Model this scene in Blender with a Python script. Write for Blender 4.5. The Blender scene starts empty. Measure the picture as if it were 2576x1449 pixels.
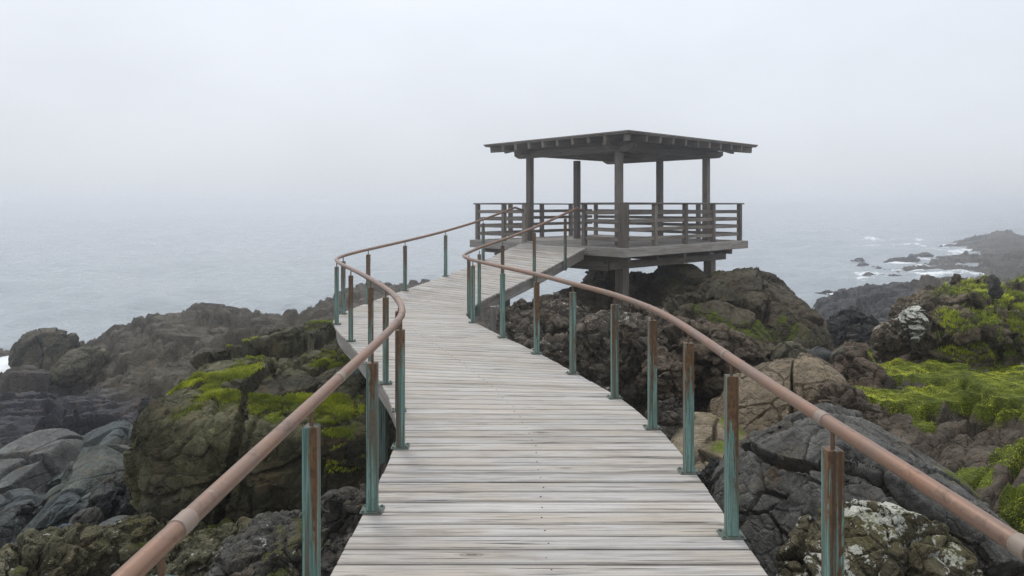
import bpy, bmesh, math, random
import numpy as np
from mathutils import Vector, Matrix
random.seed(7)
R = math.radians
FPX, CX, YH, EYE = 1750.0, 1288.0, 518.0, 6.5      # focal length in px, optical axis, horizon row, eye height over the sea
DECK = EYE - 1.80                                   # walkway surface
GD = EYE - 0.915                                    # pavilion deck surface
sc = bpy.context.scene
col = sc.collection

# ------------------------------------------------------------------ helpers
def tag(o, label=None, cat=None, group=None, kind=None):
    if label: o['label'] = label
    if cat: o['category'] = cat
    if group: o['group'] = group
    if kind: o['kind'] = kind
    return o

def empty(name, loc):
    o = bpy.data.objects.new(name, None); col.objects.link(o); o.location = loc
    o.empty_display_size = .2
    return o

def P(px, py, d):
    return np.array([(px-CX)*d/FPX, d, EYE-(py-YH)*d/FPX])

def mesh_np(name, V, F, mat, loc=(0, 0, 0), smooth=True):
    """one mesh object out of numpy arrays (all faces of the same size)"""
    V = np.asarray(V, dtype=np.float32) - np.asarray(loc, dtype=np.float32)
    F = np.asarray(F, dtype=np.int32)
    me = bpy.data.meshes.new(name)
    n, k = F.shape
    me.vertices.add(len(V)); me.vertices.foreach_set('co', V.ravel())
    me.loops.add(n*k); me.loops.foreach_set('vertex_index', F.ravel())
    me.polygons.add(n)
    me.polygons.foreach_set('loop_start', np.arange(0, n*k, k, dtype=np.int32))
    me.update(calc_edges=True)
    if smooth: me.polygons.foreach_set('use_smooth', np.ones(n, dtype=bool))
    if mat: me.materials.append(mat)
    o = bpy.data.objects.new(name, me); col.objects.link(o); o.location = loc
    return o

def vattr(o, name, arr):
    arr = np.asarray(arr, dtype=np.float32)
    if arr.ndim == 2:
        a = o.data.attributes.new(name, 'FLOAT_COLOR', 'POINT')
        c = np.ones((len(arr), 4), np.float32); c[:, :3] = arr[:, :3]
        if arr.shape[1] == 4: c[:, 3] = arr[:, 3]
        a.data.foreach_set('color', c.ravel())
    else:
        a = o.data.attributes.new(name, 'FLOAT', 'POINT'); a.data.foreach_set('value', arr)

# ------------------------------------------------------------------ numpy noise
def _hash(ix, iy, iz, seed):
    with np.errstate(over='ignore'):
        h = (ix.astype(np.uint32)*np.uint32(374761393) + iy.astype(np.uint32)*np.uint32(668265263)
             + iz.astype(np.uint32)*np.uint32(2246822519) + np.uint32((seed*3266489917) & 0xffffffff))
        h ^= h >> np.uint32(15); h *= np.uint32(2246822519)
        h ^= h >> np.uint32(13); h *= np.uint32(3266489917)
        h ^= h >> np.uint32(16)
    return h

def perlin(p, seed=0):
    p = np.asarray(p, np.float32)
    f = np.floor(p); i = f.astype(np.int64); t = p-f
    w = t*t*t*(t*(t*6-15)+10)
    out = None
    res = np.zeros(len(p), np.float32)
    for dx in (0, 1):
        for dy in (0, 1):
            for dz in (0, 1):
                h = _hash(i[:, 0]+dx, i[:, 1]+dy, i[:, 2]+dz, seed)
                gx = (h & np.uint32(255)).astype(np.float32)/127.5-1
                gy = ((h >> np.uint32(8)) & np.uint32(255)).astype(np.float32)/127.5-1
                gz = ((h >> np.uint32(16)) & np.uint32(255)).astype(np.float32)/127.5-1
                g = gx*(t[:, 0]-dx)+gy*(t[:, 1]-dy)+gz*(t[:, 2]-dz)
                ww = (w[:, 0] if dx else 1-w[:, 0])*(w[:, 1] if dy else 1-w[:, 1])*(w[:, 2] if dz else 1-w[:, 2])
                res += g*ww
    return res

def fbm(p, octv=4, seed=0, gain=.5, ridged=False):
    s = np.zeros(len(p), np.float32); a = 1.; q = np.asarray(p, np.float32).copy()
    for k in range(octv):
        n = perlin(q, seed+k*17)
        s += a*((1-2*np.abs(n)) if ridged else n)
        a *= gain; q = q*2.03+3.7
    return s

def voro(p, seed=0):
    """F1, F2, hash of nearest cell, offset to nearest cell centre"""
    p = np.asarray(p, np.float32)
    i = np.floor(p).astype(np.int64)
    n = len(p)
    f1 = np.full(n, 9., np.float32); f2 = np.full(n, 9., np.float32)
    idh = np.zeros(n, np.uint32); off = np.zeros((n, 3), np.float32)
    for dx in (-1, 0, 1):
        for dy in (-1, 0, 1):
            for dz in (-1, 0, 1):
                cx, cy, cz = i[:, 0]+dx, i[:, 1]+dy, i[:, 2]+dz
                h = _hash(cx, cy, cz, seed)
                v = np.empty((n, 3), np.float32)
                v[:, 0] = p[:, 0]-(cx+(h & np.uint32(1023)).astype(np.float32)/1023)
                v[:, 1] = p[:, 1]-(cy+((h >> np.uint32(10)) & np.uint32(1023)).astype(np.float32)/1023)
                v[:, 2] = p[:, 2]-(cz+((h >> np.uint32(20)) & np.uint32(1023)).astype(np.float32)/1023)
                d = np.sqrt((v*v).sum(1))
                c = d < f1
                f2 = np.where(c, f1, np.minimum(f2, d)); f1 = np.where(c, d, f1)
                idh = np.where(c, h, idh); off[c] = v[c]
    return f1, f2, idh, off

def sstep(a, b, x):
    t = np.clip((x-a)/(b-a), 0, 1); return t*t*(3-2*t)

def rotm(rx, ry, rz):
    return np.array(Matrix.Rotation(rz, 3, 'Z') @ Matrix.Rotation(ry, 3, 'Y') @ Matrix.Rotation(rx, 3, 'X'), np.float32)

def blocky(p, cell, seed, off_a, tilt, depth, width, aniso=(1, 1, 1), rot=None, warp=.11):
    """fractured-rock displacement: every Voronoi block gets its own height and tilt, cracks run between the blocks"""
    q = np.asarray(p, np.float32)
    if rot is not None: q = q @ rot
    q = q/(cell*np.asarray(aniso, np.float32))
    if warp:
        q = q+warp*np.stack([perlin(q*1.3, seed+5), perlin(q*1.3+9.1, seed+6), perlin(q*1.3+17.3, seed+7)], 1)*2
    f1, f2, h, off = voro(q, seed)
    r = lambda s: ((h >> np.uint32(s)) & np.uint32(255)).astype(np.float32)/127.5-1
    depth = depth*(.4+.6*sstep(-.25, .2, perlin(q*.55+31.7, seed+8)))
    dd = off_a*r(3)+tilt*(off[:, 0]*r(8)+off[:, 1]*r(14)+off[:, 2]*r(20))
    return cell*(dd-depth*(1-np.clip((f2-f1)/width, 0, 1))), h

def normals(o):
    n = np.empty(len(o.data.vertices)*3, np.float32); o.data.vertices.foreach_get('normal', n); return n.reshape(-1, 3)

def coords(o):
    n = np.empty(len(o.data.vertices)*3, np.float32); o.data.vertices.foreach_get('co', n); return n.reshape(-1, 3)

# ------------------------------------------------------------------ node helpers
def new_mat(name):
    m = bpy.data.materials.new(name); m.use_nodes = True
    nt = m.node_tree; nt.nodes.clear()
    out = nt.nodes.new('ShaderNodeOutputMaterial'); b = nt.nodes.new('ShaderNodeBsdfPrincipled')
    nt.links.new(b.outputs[0], out.inputs['Surface'])
    return m, nt, b, out

class NT:
    def __init__(s, nt): s.nt = nt
    def n(s, t, **kw):
        nd = s.nt.nodes.new(t)
        for k, v in kw.items(): setattr(nd, k, v)
        return nd
    def l(s, a, b): s.nt.links.new(a, b)
    def val(s, sock, v):
        if hasattr(v, 'is_output'): s.l(v, sock)
        else: sock.default_value = v
    def math(s, op, a, b=None, c=None, clamp=False):
        nd = s.n('ShaderNodeMath', operation=op); nd.use_clamp = clamp
        s.val(nd.inputs[0], a)
        if b is not None: s.val(nd.inputs[1], b)
        if c is not None: s.val(nd.inputs[2], c)
        return nd.outputs[0]
    def mix(s, f, a, b, mode='MIX'):
        nd = s.n('ShaderNodeMix', data_type='RGBA', blend_type=mode)
        s.val(nd.inputs[0], f); s.val(nd.inputs[6], a); s.val(nd.inputs[7], b)
        return nd.outputs[2]
    def noise(s, vec, scale, detail=4, rough=.55, dist=0.):
        nd = s.n('ShaderNodeTexNoise'); nd.inputs['Scale'].default_value = scale
        nd.inputs['Detail'].default_value = detail; nd.inputs['Roughness'].default_value = rough
        nd.inputs['Distortion'].default_value = dist
        if vec is not None: s.l(vec, nd.inputs['Vector'])
        return nd.outputs['Fac']
    def vor(s, vec, scale, feature='F1'):
        nd = s.n('ShaderNodeTexVoronoi', feature=feature); nd.inputs['Scale'].default_value = scale
        if vec is not None: s.l(vec, nd.inputs['Vector'])
        return nd.outputs['Distance']
    def rng(s, x, a, b, c=0., d=1., smooth=True):
        nd = s.n('ShaderNodeMapRange'); nd.interpolation_type = 'SMOOTHSTEP' if smooth else 'LINEAR'
        s.val(nd.inputs[0], x)
        for k, v in zip((1, 2, 3, 4), (a, b, c, d)): s.val(nd.inputs[k], v)
        return nd.outputs[0]
    def attr(s, name, out='Fac'):
        nd = s.n('ShaderNodeAttribute', attribute_name=name); return nd.outputs[out]
    def bump(s, h, dist, strength=1., normal=None):
        nd = s.n('ShaderNodeBump'); nd.inputs['Distance'].default_value = dist
        nd.inputs['Strength'].default_value = strength
        s.l(h, nd.inputs['Height'])
        if normal is not None: s.l(normal, nd.inputs['Normal'])
        return nd.outputs[0]
    def mapping(s, vec, scale=(1, 1, 1), loc=(0, 0, 0), rot=(0, 0, 0)):
        nd = s.n('ShaderNodeMapping'); nd.inputs['Scale'].default_value = scale
        nd.inputs['Location'].default_value = loc; nd.inputs['Rotation'].default_value = rot
        s.l(vec, nd.inputs['Vector']); return nd.outputs[0]

# ------------------------------------------------------------------ materials
def make_rock_mat(name, fine=1.0, rel=.95):
    m, nt, b, out = new_mat(name); g = NT(nt)
    co = g.n('ShaderNodeTexCoord').outputs['Object']
    tone = g.attr('tone', 'Color'); moss = g.attr('moss'); lich = g.attr('lichen')
    n1 = g.noise(co, 1.7*fine, 8, .6, .4); n2 = g.noise(co, 14*fine, 8, .65); n3 = g.noise(co, 70*fine, 4, .7)
    v = g.math('MULTIPLY', g.rng(n1, .3, .72, .62, 1.35), g.rng(n2, .28, .72, .62, 1.42))
    v = g.math('MULTIPLY', v, g.rng(n3, .3, .7, .75, 1.28))
    c = g.mix(1., tone, g.n('ShaderNodeCombineColor').outputs[0], 'MULTIPLY')
    cc = nt.nodes[-1]
    comb = [n for n in nt.nodes if n.bl_idname == 'ShaderNodeCombineColor'][0]
    for k in range(3): g.l(v, comb.inputs[k])
    # rusty / ochre drift
    rust = g.rng(g.noise(g.mapping(co, (1, 1, 1), (7, 3, 1)), 2.6*fine, 7, .65), .52, .72)
    c = g.mix(g.math('MULTIPLY', rust, .38), c, (.16, .105, .055, 1))
    # small pale flecks (barnacles, mineral grains)
    fl = g.math('MULTIPLY', g.rng(g.vor(co, 34*fine), .24, .10), g.rng(g.noise(co, 3.1*fine, 4), .55, .68))
    c = g.mix(g.math('MULTIPLY', fl, .55), c, (.33, .32, .28, 1))
    # lichen crust
    ln = g.math('ADD', g.math('MULTIPLY', g.noise(co, 40*fine, 5, .65), .40), g.math('MULTIPLY', g.noise(co, 13*fine, 4, .6), .60))
    lm = g.rng(g.math('SUBTRACT', lich, g.math('MULTIPLY', ln, 1.0)), -.005, .03)
    c = g.mix(lm, c, g.mix(n2, (.36, .36, .29, 1), (.72, .72, .64, 1)))
    # moss
    mn = g.math('ADD', g.math('MULTIPLY', g.noise(co, 9*fine, 7, .7), .6), g.math('MULTIPLY', g.noise(co, 38*fine, 4, .65), .4))
    mm = g.rng(g.math('SUBTRACT', moss, mn), -.06, .10)
    mcol = g.mix(g.rng(g.noise(co, 5*fine, 5, .6), .35, .65), (.060, .082, .010, 1), (.165, .215, .016, 1))
    mcol = g.mix(g.math('MULTIPLY', g.rng(n3, .3, .7), .7), mcol, (.05, .055, .014, 1))
    c = g.mix(g.math('MULTIPLY', g.rng(g.math('SUBTRACT', moss, mn), -.30, .0), .55), c, (.105, .10, .028, 1))
    c = g.mix(mm, c, mcol)
    g.l(c, b.inputs['Base Color'])
    wet = g.attr('tone', 'Alpha')
    g.l(g.math('ADD', g.math('MULTIPLY', wet, .75), g.math('MULTIPLY', n2, .2)), b.inputs['Roughness'])
    b.inputs['Specular IOR Level'].default_value = .16
    # relief
    wv = g.n('ShaderNodeVectorMath', operation='ADD')
    g.l(co, wv.inputs[0])
    nz = g.n('ShaderNodeTexNoise'); nz.inputs['Scale'].default_value = 6*fine; nz.inputs['Detail'].default_value = 3; g.l(co, nz.inputs['Vector'])
    sv = g.n('ShaderNodeVectorMath', operation='SCALE'); g.l(nz.outputs['Color'], sv.inputs[0]); sv.inputs['Scale'].default_value = .14/fine
    g.l(sv.outputs[0], wv.inputs[1])
    cr = g.rng(g.vor(wv.outputs[0], 7.5*fine, 'DISTANCE_TO_EDGE'), 0., .07)
    cr2 = g.rng(g.vor(wv.outputs[0], 21*fine, 'DISTANCE_TO_EDGE'), 0., .09)
    cr0 = g.rng(g.vor(wv.outputs[0], 3.1*fine, 'DISTANCE_TO_EDGE'), 0., .06)
    msk = g.rng(g.noise(g.mapping(co, (1, 1, 1), (2, 8, 4)), 1.3*fine, 3), .42, .60)
    crk = g.math('ADD', g.math('MULTIPLY', cr0, .7), g.math('MULTIPLY', msk, g.math('ADD', g.math('MULTIPLY', cr, .6), g.math('MULTIPLY', cr2, .25))))
    hgt = g.math('ADD', crk, g.math('ADD', g.math('MULTIPLY', n2, 1.5), g.math('MULTIPLY', n3, .55)))
    hgt = g.math('ADD', hgt, g.math('MULTIPLY', mm, g.math('MULTIPLY', g.noise(co, 110*fine, 3), 1.2)))
    g.l(g.bump(hgt, .030/fine, rel), b.inputs['Normal'])
    return m

def make_wood(name, light, warm, dark, streak=1.0, knots=True, var=(.89, 1.08)):
    m, nt, b, out = new_mat(name); g = NT(nt)
    uv = g.n('ShaderNodeUVMap', uv_map='grain').outputs[0]
    rnd = g.attr('rnd')
    sep = g.n('ShaderNodeSeparateXYZ'); g.l(uv, sep.inputs[0])
    cmb = g.n('ShaderNodeCombineXYZ'); g.l(sep.outputs[0], cmb.inputs[0]); g.l(sep.outputs[1], cmb.inputs[1])
    g.l(g.math('MULTIPLY', rnd, 57.), cmb.inputs[2])
    v = cmb.outputs[0]
    # knots bend the grain
    kv = g.vor(g.mapping(v, (1.15, 4.2, 1)), 1.0)
    kn = g.rng(kv, .13, .02) if knots else None
    st1 = g.noise(g.mapping(v, (2.2, 60, 1)), 1., 7, .74, .3)
    st2 = g.noise(g.mapping(v, (.9, 150, 1), (3, 0, 0)), 1., 3, .6)
    br = g.noise(g.mapping(v, (1.3, 5, 1), (0, 4, 0)), 1., 4, .55)
    crk = g.rng(g.noise(g.mapping(v, (1.1, 70, 1), (9, 0, 0)), 1., 3, .55), .62, .66)
    c = g.mix(g.rng(br, .35, .65), warm, light)
    c = g.mix(g.math('MULTIPLY', g.rng(st1, .42, .62), .46*streak), c, dark)
    c = g.mix(g.math('MULTIPLY', g.rng(st2, .45, .70), .35*streak), c, dark)
    wt = g.rng(g.noise(g.mapping(v, (2.2, 9, 1), (0, 14, 0)), 1., 5, .6), .56, .70)
    c = g.mix(g.math('MULTIPLY', wt, .30), c, dark)
    c = g.mix(g.math('MULTIPLY', crk, .8), c, (dark[0]*.35, dark[1]*.33, dark[2]*.32, 1))
    if knots:
        ring = g.math('FRACT', g.math('MULTIPLY', kv, 26.))
        c = g.mix(g.math('MULTIPLY', kn, g.rng(ring, .2, .8, .35, .95)), c, (dark[0]*.5, dark[1]*.46, dark[2]*.44, 1))
    hs = g.n('ShaderNodeHueSaturation'); g.l(c, hs.inputs['Color']); g.l(g.rng(rnd, 0, 1, var[0], var[1], False), hs.inputs['Value'])
    g.l(hs.outputs[0], b.inputs['Base Color'])
    b.inputs['Roughness'].default_value = .78; b.inputs['Specular IOR Level'].default_value = .3
    h = g.math('SUBTRACT', g.math('ADD', g.math('MULTIPLY', st1, -.8), g.math('MULTIPLY', st2, -.5)), g.math('MULTIPLY', crk, 1.5))
    g.l(g.bump(h, .004, .8), b.inputs['Normal'])
    return m

def make_copper_post():
    m, nt, b, out = new_mat('weathered_copper'); g = NT(nt)
    co = g.n('ShaderNodeTexCoord').outputs['Object']
    oi = g.n('ShaderNodeObjectInfo').outputs['Random']
    off = g.n('ShaderNodeVectorMath', operation='ADD'); g.l(co, off.inputs[0])
    cm = g.n('ShaderNodeCombineXYZ')
    for k, f in enumerate((31., 17., 0.)): g.l(g.math('MULTIPLY', oi, f), cm.inputs[k])
    g.l(cm.outputs[0], off.inputs[1]); v = off.outputs[0]
    z = g.n('ShaderNodeSeparateXYZ'); g.l(co, z.inputs[0]); zz = z.outputs[2]
    drip = g.noise(g.mapping(v, (26, 26, .9)), 1., 6, .62, .2)
    drip2 = g.noise(g.mapping(v, (75, 75, 2.2), (3, 1, 0)), 1., 4, .6, .2)
    fine = g.noise(g.mapping(v, (70, 70, 22)), 1., 5, .7)
    dd = g.math('ADD', g.math('MULTIPLY_ADD', drip, 1.5, -.45), g.math('ADD', g.math('MULTIPLY', drip2, .40), g.math('MULTIPLY', fine, .16)))
    dd = g.math('ADD', dd, g.math('MULTIPLY_ADD', g.noise(g.mapping(v, (13, 13, .5), (2, 7, 1)), 1., 2, .5), 1.1, -.55))
    lim = g.math('ADD', g.rng(zz, .0, .95, .30, .72), g.math('MULTIPLY', g.math('SUBTRACT', oi, .5), .28))
    blot = g.noise(g.mapping(v, (48, 48, 9), (1, 6, 2)), 1., 6, .72, .5)
    dd = g.math('ADD', dd, g.math('MULTIPLY_ADD', blot, .9, -.45))
    pat = g.rng(g.math('SUBTRACT', dd, lim), -.03, .06)
    brown = g.mix(g.rng(fine, .35, .65), (.085, .042, .020, 1), (.175, .100, .046, 1))
    teal = g.mix(g.rng(drip2, .36, .66), (.065, .118, .100, 1), (.175, .290, .250, 1))
    teal = g.mix(g.math('MULTIPLY', g.rng(fine, .52, .70), .8), teal, (.060, .095, .078, 1))
    c = g.mix(pat, brown, teal)
    streak = g.rng(g.noise(g.mapping(v, (34, 34, .5), (5, 5, 0)), 1., 4, .55), .53, .58)
    c = g.mix(g.math('MULTIPLY', streak, .8), c, (.080, .048, .030, 1))
    g.l(c, b.inputs['Base Color'])
    g.l(g.rng(pat, 0, 1, .35, .0), b.inputs['Metallic'])
    g.l(g.rng(pat, 0, 1, .42, .8), b.inputs['Roughness'])
    g.l(g.bump(fine, .002, .5), b.inputs['Normal'])
    return m

def make_rail_mat(name, ca, cb, cc, metal, rough):
    m, nt, b, out = new_mat(name); g = NT(nt)
    co = g.n('ShaderNodeTexCoord').outputs['Object']
    n1 = g.noise(co, 3.2, 5, .6); n2 = g.noise(co, 42, 5, .65)
    c = g.mix(g.rng(n1, .35, .65), ca, cb)
    c = g.mix(g.math('MULTIPLY', g.rng(n2, .52, .75), .4), c, cc)
    st = g.rng(g.noise(g.mapping(co, (1, 1, 2.5), (4, 1, 6)), 11, 6, .68, .4), .54, .66)
    c = g.mix(g.math('MULTIPLY', st, .42), c, tuple(v*.42 for v in cc[:3])+(1,))
    sa = g.rng(g.noise(g.mapping(co, (1, 1, 1), (9, 2, 3)), 26, 6, .7), .60, .70)
    c = g.mix(g.math('MULTIPLY', sa, .30), c, (.36, .36, .31, 1))
    g.l(c, b.inputs['Base Color']); b.inputs['Metallic'].default_value = metal
    g.l(g.math('ADD', g.math('MULTIPLY', n2, .22), rough), b.inputs['Roughness'])
    g.l(g.bump(n2, .0012, .4), b.inputs['Normal'])
    return m

ROCK = make_rock_mat('basalt')
ROCKSMOOTH = make_rock_mat('basalt_smooth', 1.0, .5)
ROCKFAR = make_rock_mat('basalt_far', .35)
DECKWOOD = make_wood('silvered_deck_wood', (.465, .448, .425, 1), (.425, .382, .325, 1), (.15, .13, .112, 1), .9)
BEAMWOOD = make_wood('grey_timber', (.25, .225, .195, 1), (.19, .158, .125, 1), (.065, .053, .043, 1), .95, True, (.72, 1.25))
EDGEWOOD = make_wood('edge_timber', (.39, .37, .345, 1), (.31, .275, .235, 1), (.10, .085, .072, 1), .95, True, (.78, 1.15))
TEALWOOD = make_wood('greenish_pile', (.15, .235, .20, 1), (.13, .17, .14, 1), (.055, .06, .05, 1), .9)
COPPER = make_copper_post()
RAIL = make_rail_mat('copper_rail', (.255, .142, .088, 1), (.205, .135, .100, 1), (.12, .08, .055, 1), .42, .30)
SLEEVE = make_rail_mat('oxidised_sleeve', (.215, .19, .15, 1), (.255, .185, .15, 1), (.15, .20, .165, 1), .15, .45)
PLATE = make_rail_mat('oxidised_plate', (.085, .125, .105, 1), (.075, .09, .072, 1), (.12, .08, .05, 1), .1, .6)
ROD = make_rail_mat('brown_rod', (.13, .075, .045, 1), (.17, .10, .06, 1), (.10, .13, .10, 1), .3, .4)
NAIL = make_rail_mat('nail_iron', (.12, .10, .085, 1), (.15, .12, .10, 1), (.07, .055, .05, 1), .3, .6)

# ------------------------------------------------------------------ timber builder
class MB:
    def __init__(s): s.v = []; s.f = []; s.uv = []; s.r = []
    def quad(s, pts, uvs, r):
        n = len(s.v); s.v += [tuple(p) for p in pts]; s.f.append(tuple(range(n, n+len(pts)))); s.uv += uvs; s.r.append(r)
    def hexa(s, b4, t4, ul=0, vl=1, r=None):
        """b4/t4: four bottom and four top corners (same order, counter-clockwise seen from above); edge 0-1 is the grain direction"""
        r = random.random() if r is None else r
        b4 = [Vector(p) for p in b4]; t4 = [Vector(p) for p in t4]
        L = (t4[1]-t4[0]).length; W = (t4[3]-t4[0]).length; H = (t4[0]-b4[0]).length
        ou, ov = random.random()*20, random.random()*20
        n = len(s.v); s.v += [tuple(p) for p in b4+t4]
        def fc(ix, uvs):
            s.f.append(tuple(n+i for i in ix)); s.uv += [(ou+u, ov+w) for u, w in uvs]; s.r.append(r)
        fc((4, 5, 6, 7), [(0, 0), (L, 0), (L, W), (0, W)])
        fc((3, 2, 1, 0), [(0, W), (L, W), (L, 0), (0, 0)])
        fc((0, 1, 5, 4), [(0, W), (L, W), (L, W+H), (0, W+H)])
        fc((2, 3, 7, 6), [(L, -H), (0, -H), (0, 0), (L, 0)])
        fc((1, 2, 6, 5), [(0, 0), (.02, W), (H*.3, W), (H*.3, 0)])
        fc((3, 0, 4, 7), [(0, W), (.02, 0), (H*.3, 0), (H*.3, W)])
    def beam(s, p0, p1, w, h, up=(0, 0, 1), r=None):
        """box along p0-p1 (axis on the centreline), w across, h along up"""
        p0, p1 = Vector(p0), Vector(p1); d = (p1-p0).normalized(); up = Vector(up)
        sd = d.cross(up).normalized(); u = sd.cross(d).normalized()
        a, b = sd*(w/2), u*(h/2)
        s.hexa([p0+a-b, p1+a-b, p1-a-b, p0-a-b], [p0+a+b, p1+a+b, p1-a+b, p0-a+b], r=r)
    def build(s, name, mat, parent=None, bevel=.006, base=None):
        o = mesh_plain(name, s.v, s.f, mat, base if base is not None else (parent_loc(parent)))
        uvl = o.data.uv_layers.new(name='grain'); uvl.data.foreach_set('uv', np.array(s.uv, np.float32).ravel())
        a = o.data.attributes.new('rnd', 'FLOAT', 'FACE'); a.data.foreach_set('value', np.array(s.r, np.float32))
        if bevel:
            md = o.modifiers.new('edges', 'BEVEL'); md.width = bevel; md.segments = 1; md.limit_method = 'ANGLE'
        if parent is not None: o.parent = parent; o.location = (0, 0, 0)
        return o

def parent_loc(p):
    l = Vector((0, 0, 0))
    while p is not None: l += Vector(p.location); p = p.parent
    return l

def mesh_plain(name, V, F, mat, loc):
    me = bpy.data.meshes.new(name); L = Vector(loc)
    me.from_pydata([tuple(Vector(v)-L) for v in V], [], F); me.update()
    if mat: me.materials.append(mat)
    o = bpy.data.objects.new(name, me); col.objects.link(o); o.location = L
    return o

def tube(pts, rad, seg=18, caps=True):
    V, F = [], []
    pts = [Vector(p) for p in pts]; n = len(pts)
    for i, p in enumerate(pts):
        d = (pts[min(i+1, n-1)]-pts[max(i-1, 0)]).normalized()
        sd = d.cross(Vector((0, 0, 1))).normalized(); u = sd.cross(d)
        for k in range(seg):
            a = 2*math.pi*k/seg; V.append(p+sd*math.cos(a)*rad+u*math.sin(a)*rad)
    for i in range(n-1):
        for k in range(seg):
            k2 = (k+1) % seg; F.append((i*seg+k, i*seg+k2, (i+1)*seg+k2, (i+1)*seg+k))
    if caps: F.append(tuple(range(seg-1, -1, -1))); F.append(tuple(range((n-1)*seg, n*seg)))
    return V, F

def smooth_obj(o):
    o.data.polygons.foreach_set('use_smooth', np.ones(len(o.data.polygons), dtype=bool)); return o

# ------------------------------------------------------------------ walkway outline: matched left / right edge points
LE = [(-.93, -2.0, 0), (-.915, 1.5, 0), (-.885, 3.4, 0), (-.87, 4.8, 0), (-.93, 5.6, 0), (-1.20, 6.67, 0), (-1.62, 7.84, 0), (-2.08, 9.0, 0), (-2.50, 10.0, 0),
      (-2.80, 10.9, 0), (-2.84, 11.6, .01), (-2.66, 12.3, .05), (-2.13, 13.6, .15), (-1.456, 14.9, .30), (-.70, 16.2, .52), (.22, 17.52, .862)]
RE = [(1.33, -2.0, 0), (1.30, 1.5, 0), (1.25, 3.4, 0), (1.24, 4.8, 0), (1.19, 5.6, 0), (1.0, 6.56, 0), (.70, 7.46, 0), (.33, 8.51, 0), (-.10, 9.55, 0),
      (-.53, 10.65, 0), (-.73, 11.3, .01), (-.74, 11.75, .02), (-.53, 12.8, .07), (.05, 13.65, .24), (.72, 14.5, .48), (1.66, 15.62, .862)]
def catmull(pts, n):
    pts = [np.array(p, float) for p in pts]; out = []
    m = len(pts)
    for i in range(m-1):
        p0 = pts[max(i-1, 0)]; p1 = pts[i]; p2 = pts[i+1]; p3 = pts[min(i+2, m-1)]
        for k in range(n):
            t = k/n
            out.append(.5*((2*p1)+(-p0+p2)*t+(2*p0-5*p1+4*p2-p3)*t*t+(-p0+3*p1-3*p2+p3)*t**3))
    out.append(pts[-1]); return np.array(out)
NS = 24
Lc, Rc = catmull(LE, NS), catmull(RE, NS)
Lc[:, 2] += DECK; Rc[:, 2] += DECK
Mc = (Lc+Rc)/2
seglen = np.linalg.norm(np.diff((Lc*.5+Rc*.5), axis=0), axis=1)
# use the mean of both edges so that the fan of planks keeps a sensible pitch
sl = .5*(np.linalg.norm(np.diff(Lc, axis=0), axis=1)+np.linalg.norm(np.diff(Rc, axis=0), axis=1))
S = np.concatenate([[0], np.cumsum(sl)])
def at(C, s): return np.array([np.interp(s, S, C[:, k]) for k in range(3)])

walk = empty('boardwalk', (0, 4.0, DECK))
tag(walk, 'weathered grey timber boardwalk curving in an S and rising to the pavilion', 'boardwalk')
mb = MB(); nails = MB()
pitch = .148; npl = int(S[-1]/pitch); pitch = S[-1]/npl
for i in range(npl):
    s0 = i*pitch+.0095; s1 = (i+1)*pitch-.0095
    a0, a1, b0, b1 = at(Lc, s0), at(Lc, s1), at(Rc, s0), at(Rc, s1)
    dv = (b0-a0)/np.linalg.norm(b0-a0)
    ea, eb = random.uniform(-.004, .005), random.uniform(-.004, .005)
    if i == npl-1: ea = eb = 0
    a0 = a0-dv*ea; a1 = a1-dv*ea; b0 = b0+dv*eb; b1 = b1+dv*eb
    dz = np.array([0, 0, random.uniform(-.002, .002)]); th = np.array([0, 0, -.04])
    r = random.random()
    # a few cross-cuts so that a plank is faintly uneven along its length
    t4 = [a0+dz, b0+dz, b1+dz, a1+dz]
    mb.hexa([p+th for p in t4], t4, r=r)
    if 14 < i:
        for f in (.5,):
            for ss in ((s0+s1)/2+random.uniform(-.02, .02),):
                A, B = at(Lc, ss), at(Rc, ss)
                c = A+(B-A)*(f+random.uniform(-.007, .007)); rr = random.uniform(.0026, .0042)
                n0 = len(nails.v); k6 = 6
                z = c[2]+.0032
                nails.v += [(c[0]+rr*1.5*math.cos(a*math.pi/3), c[1]+rr*math.sin(a*math.pi/3), z) for a in range(6)]
                nails.v += [(c[0]+rr*1.5*math.cos(a*math.pi/3), c[1]+rr*math.sin(a*math.pi/3), z-.02) for a in range(6)]
                nails.f.append(tuple(n0+a for a in range(6))); nails.uv += [(0, 0)]*6; nails.r.append(0)
                for a in range(6):
                    nails.f.append((n0+a, n0+6+a, n0+6+(a+1) % 6, n0+(a+1) % 6)); nails.uv += [(0, 0)]*4; nails.r.append(0)
mb.build('decking', DECKWOOD, walk, bevel=.006)
o = nails.build('nail', NAIL, walk, bevel=0); o['kind'] = 'stuff'
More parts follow.
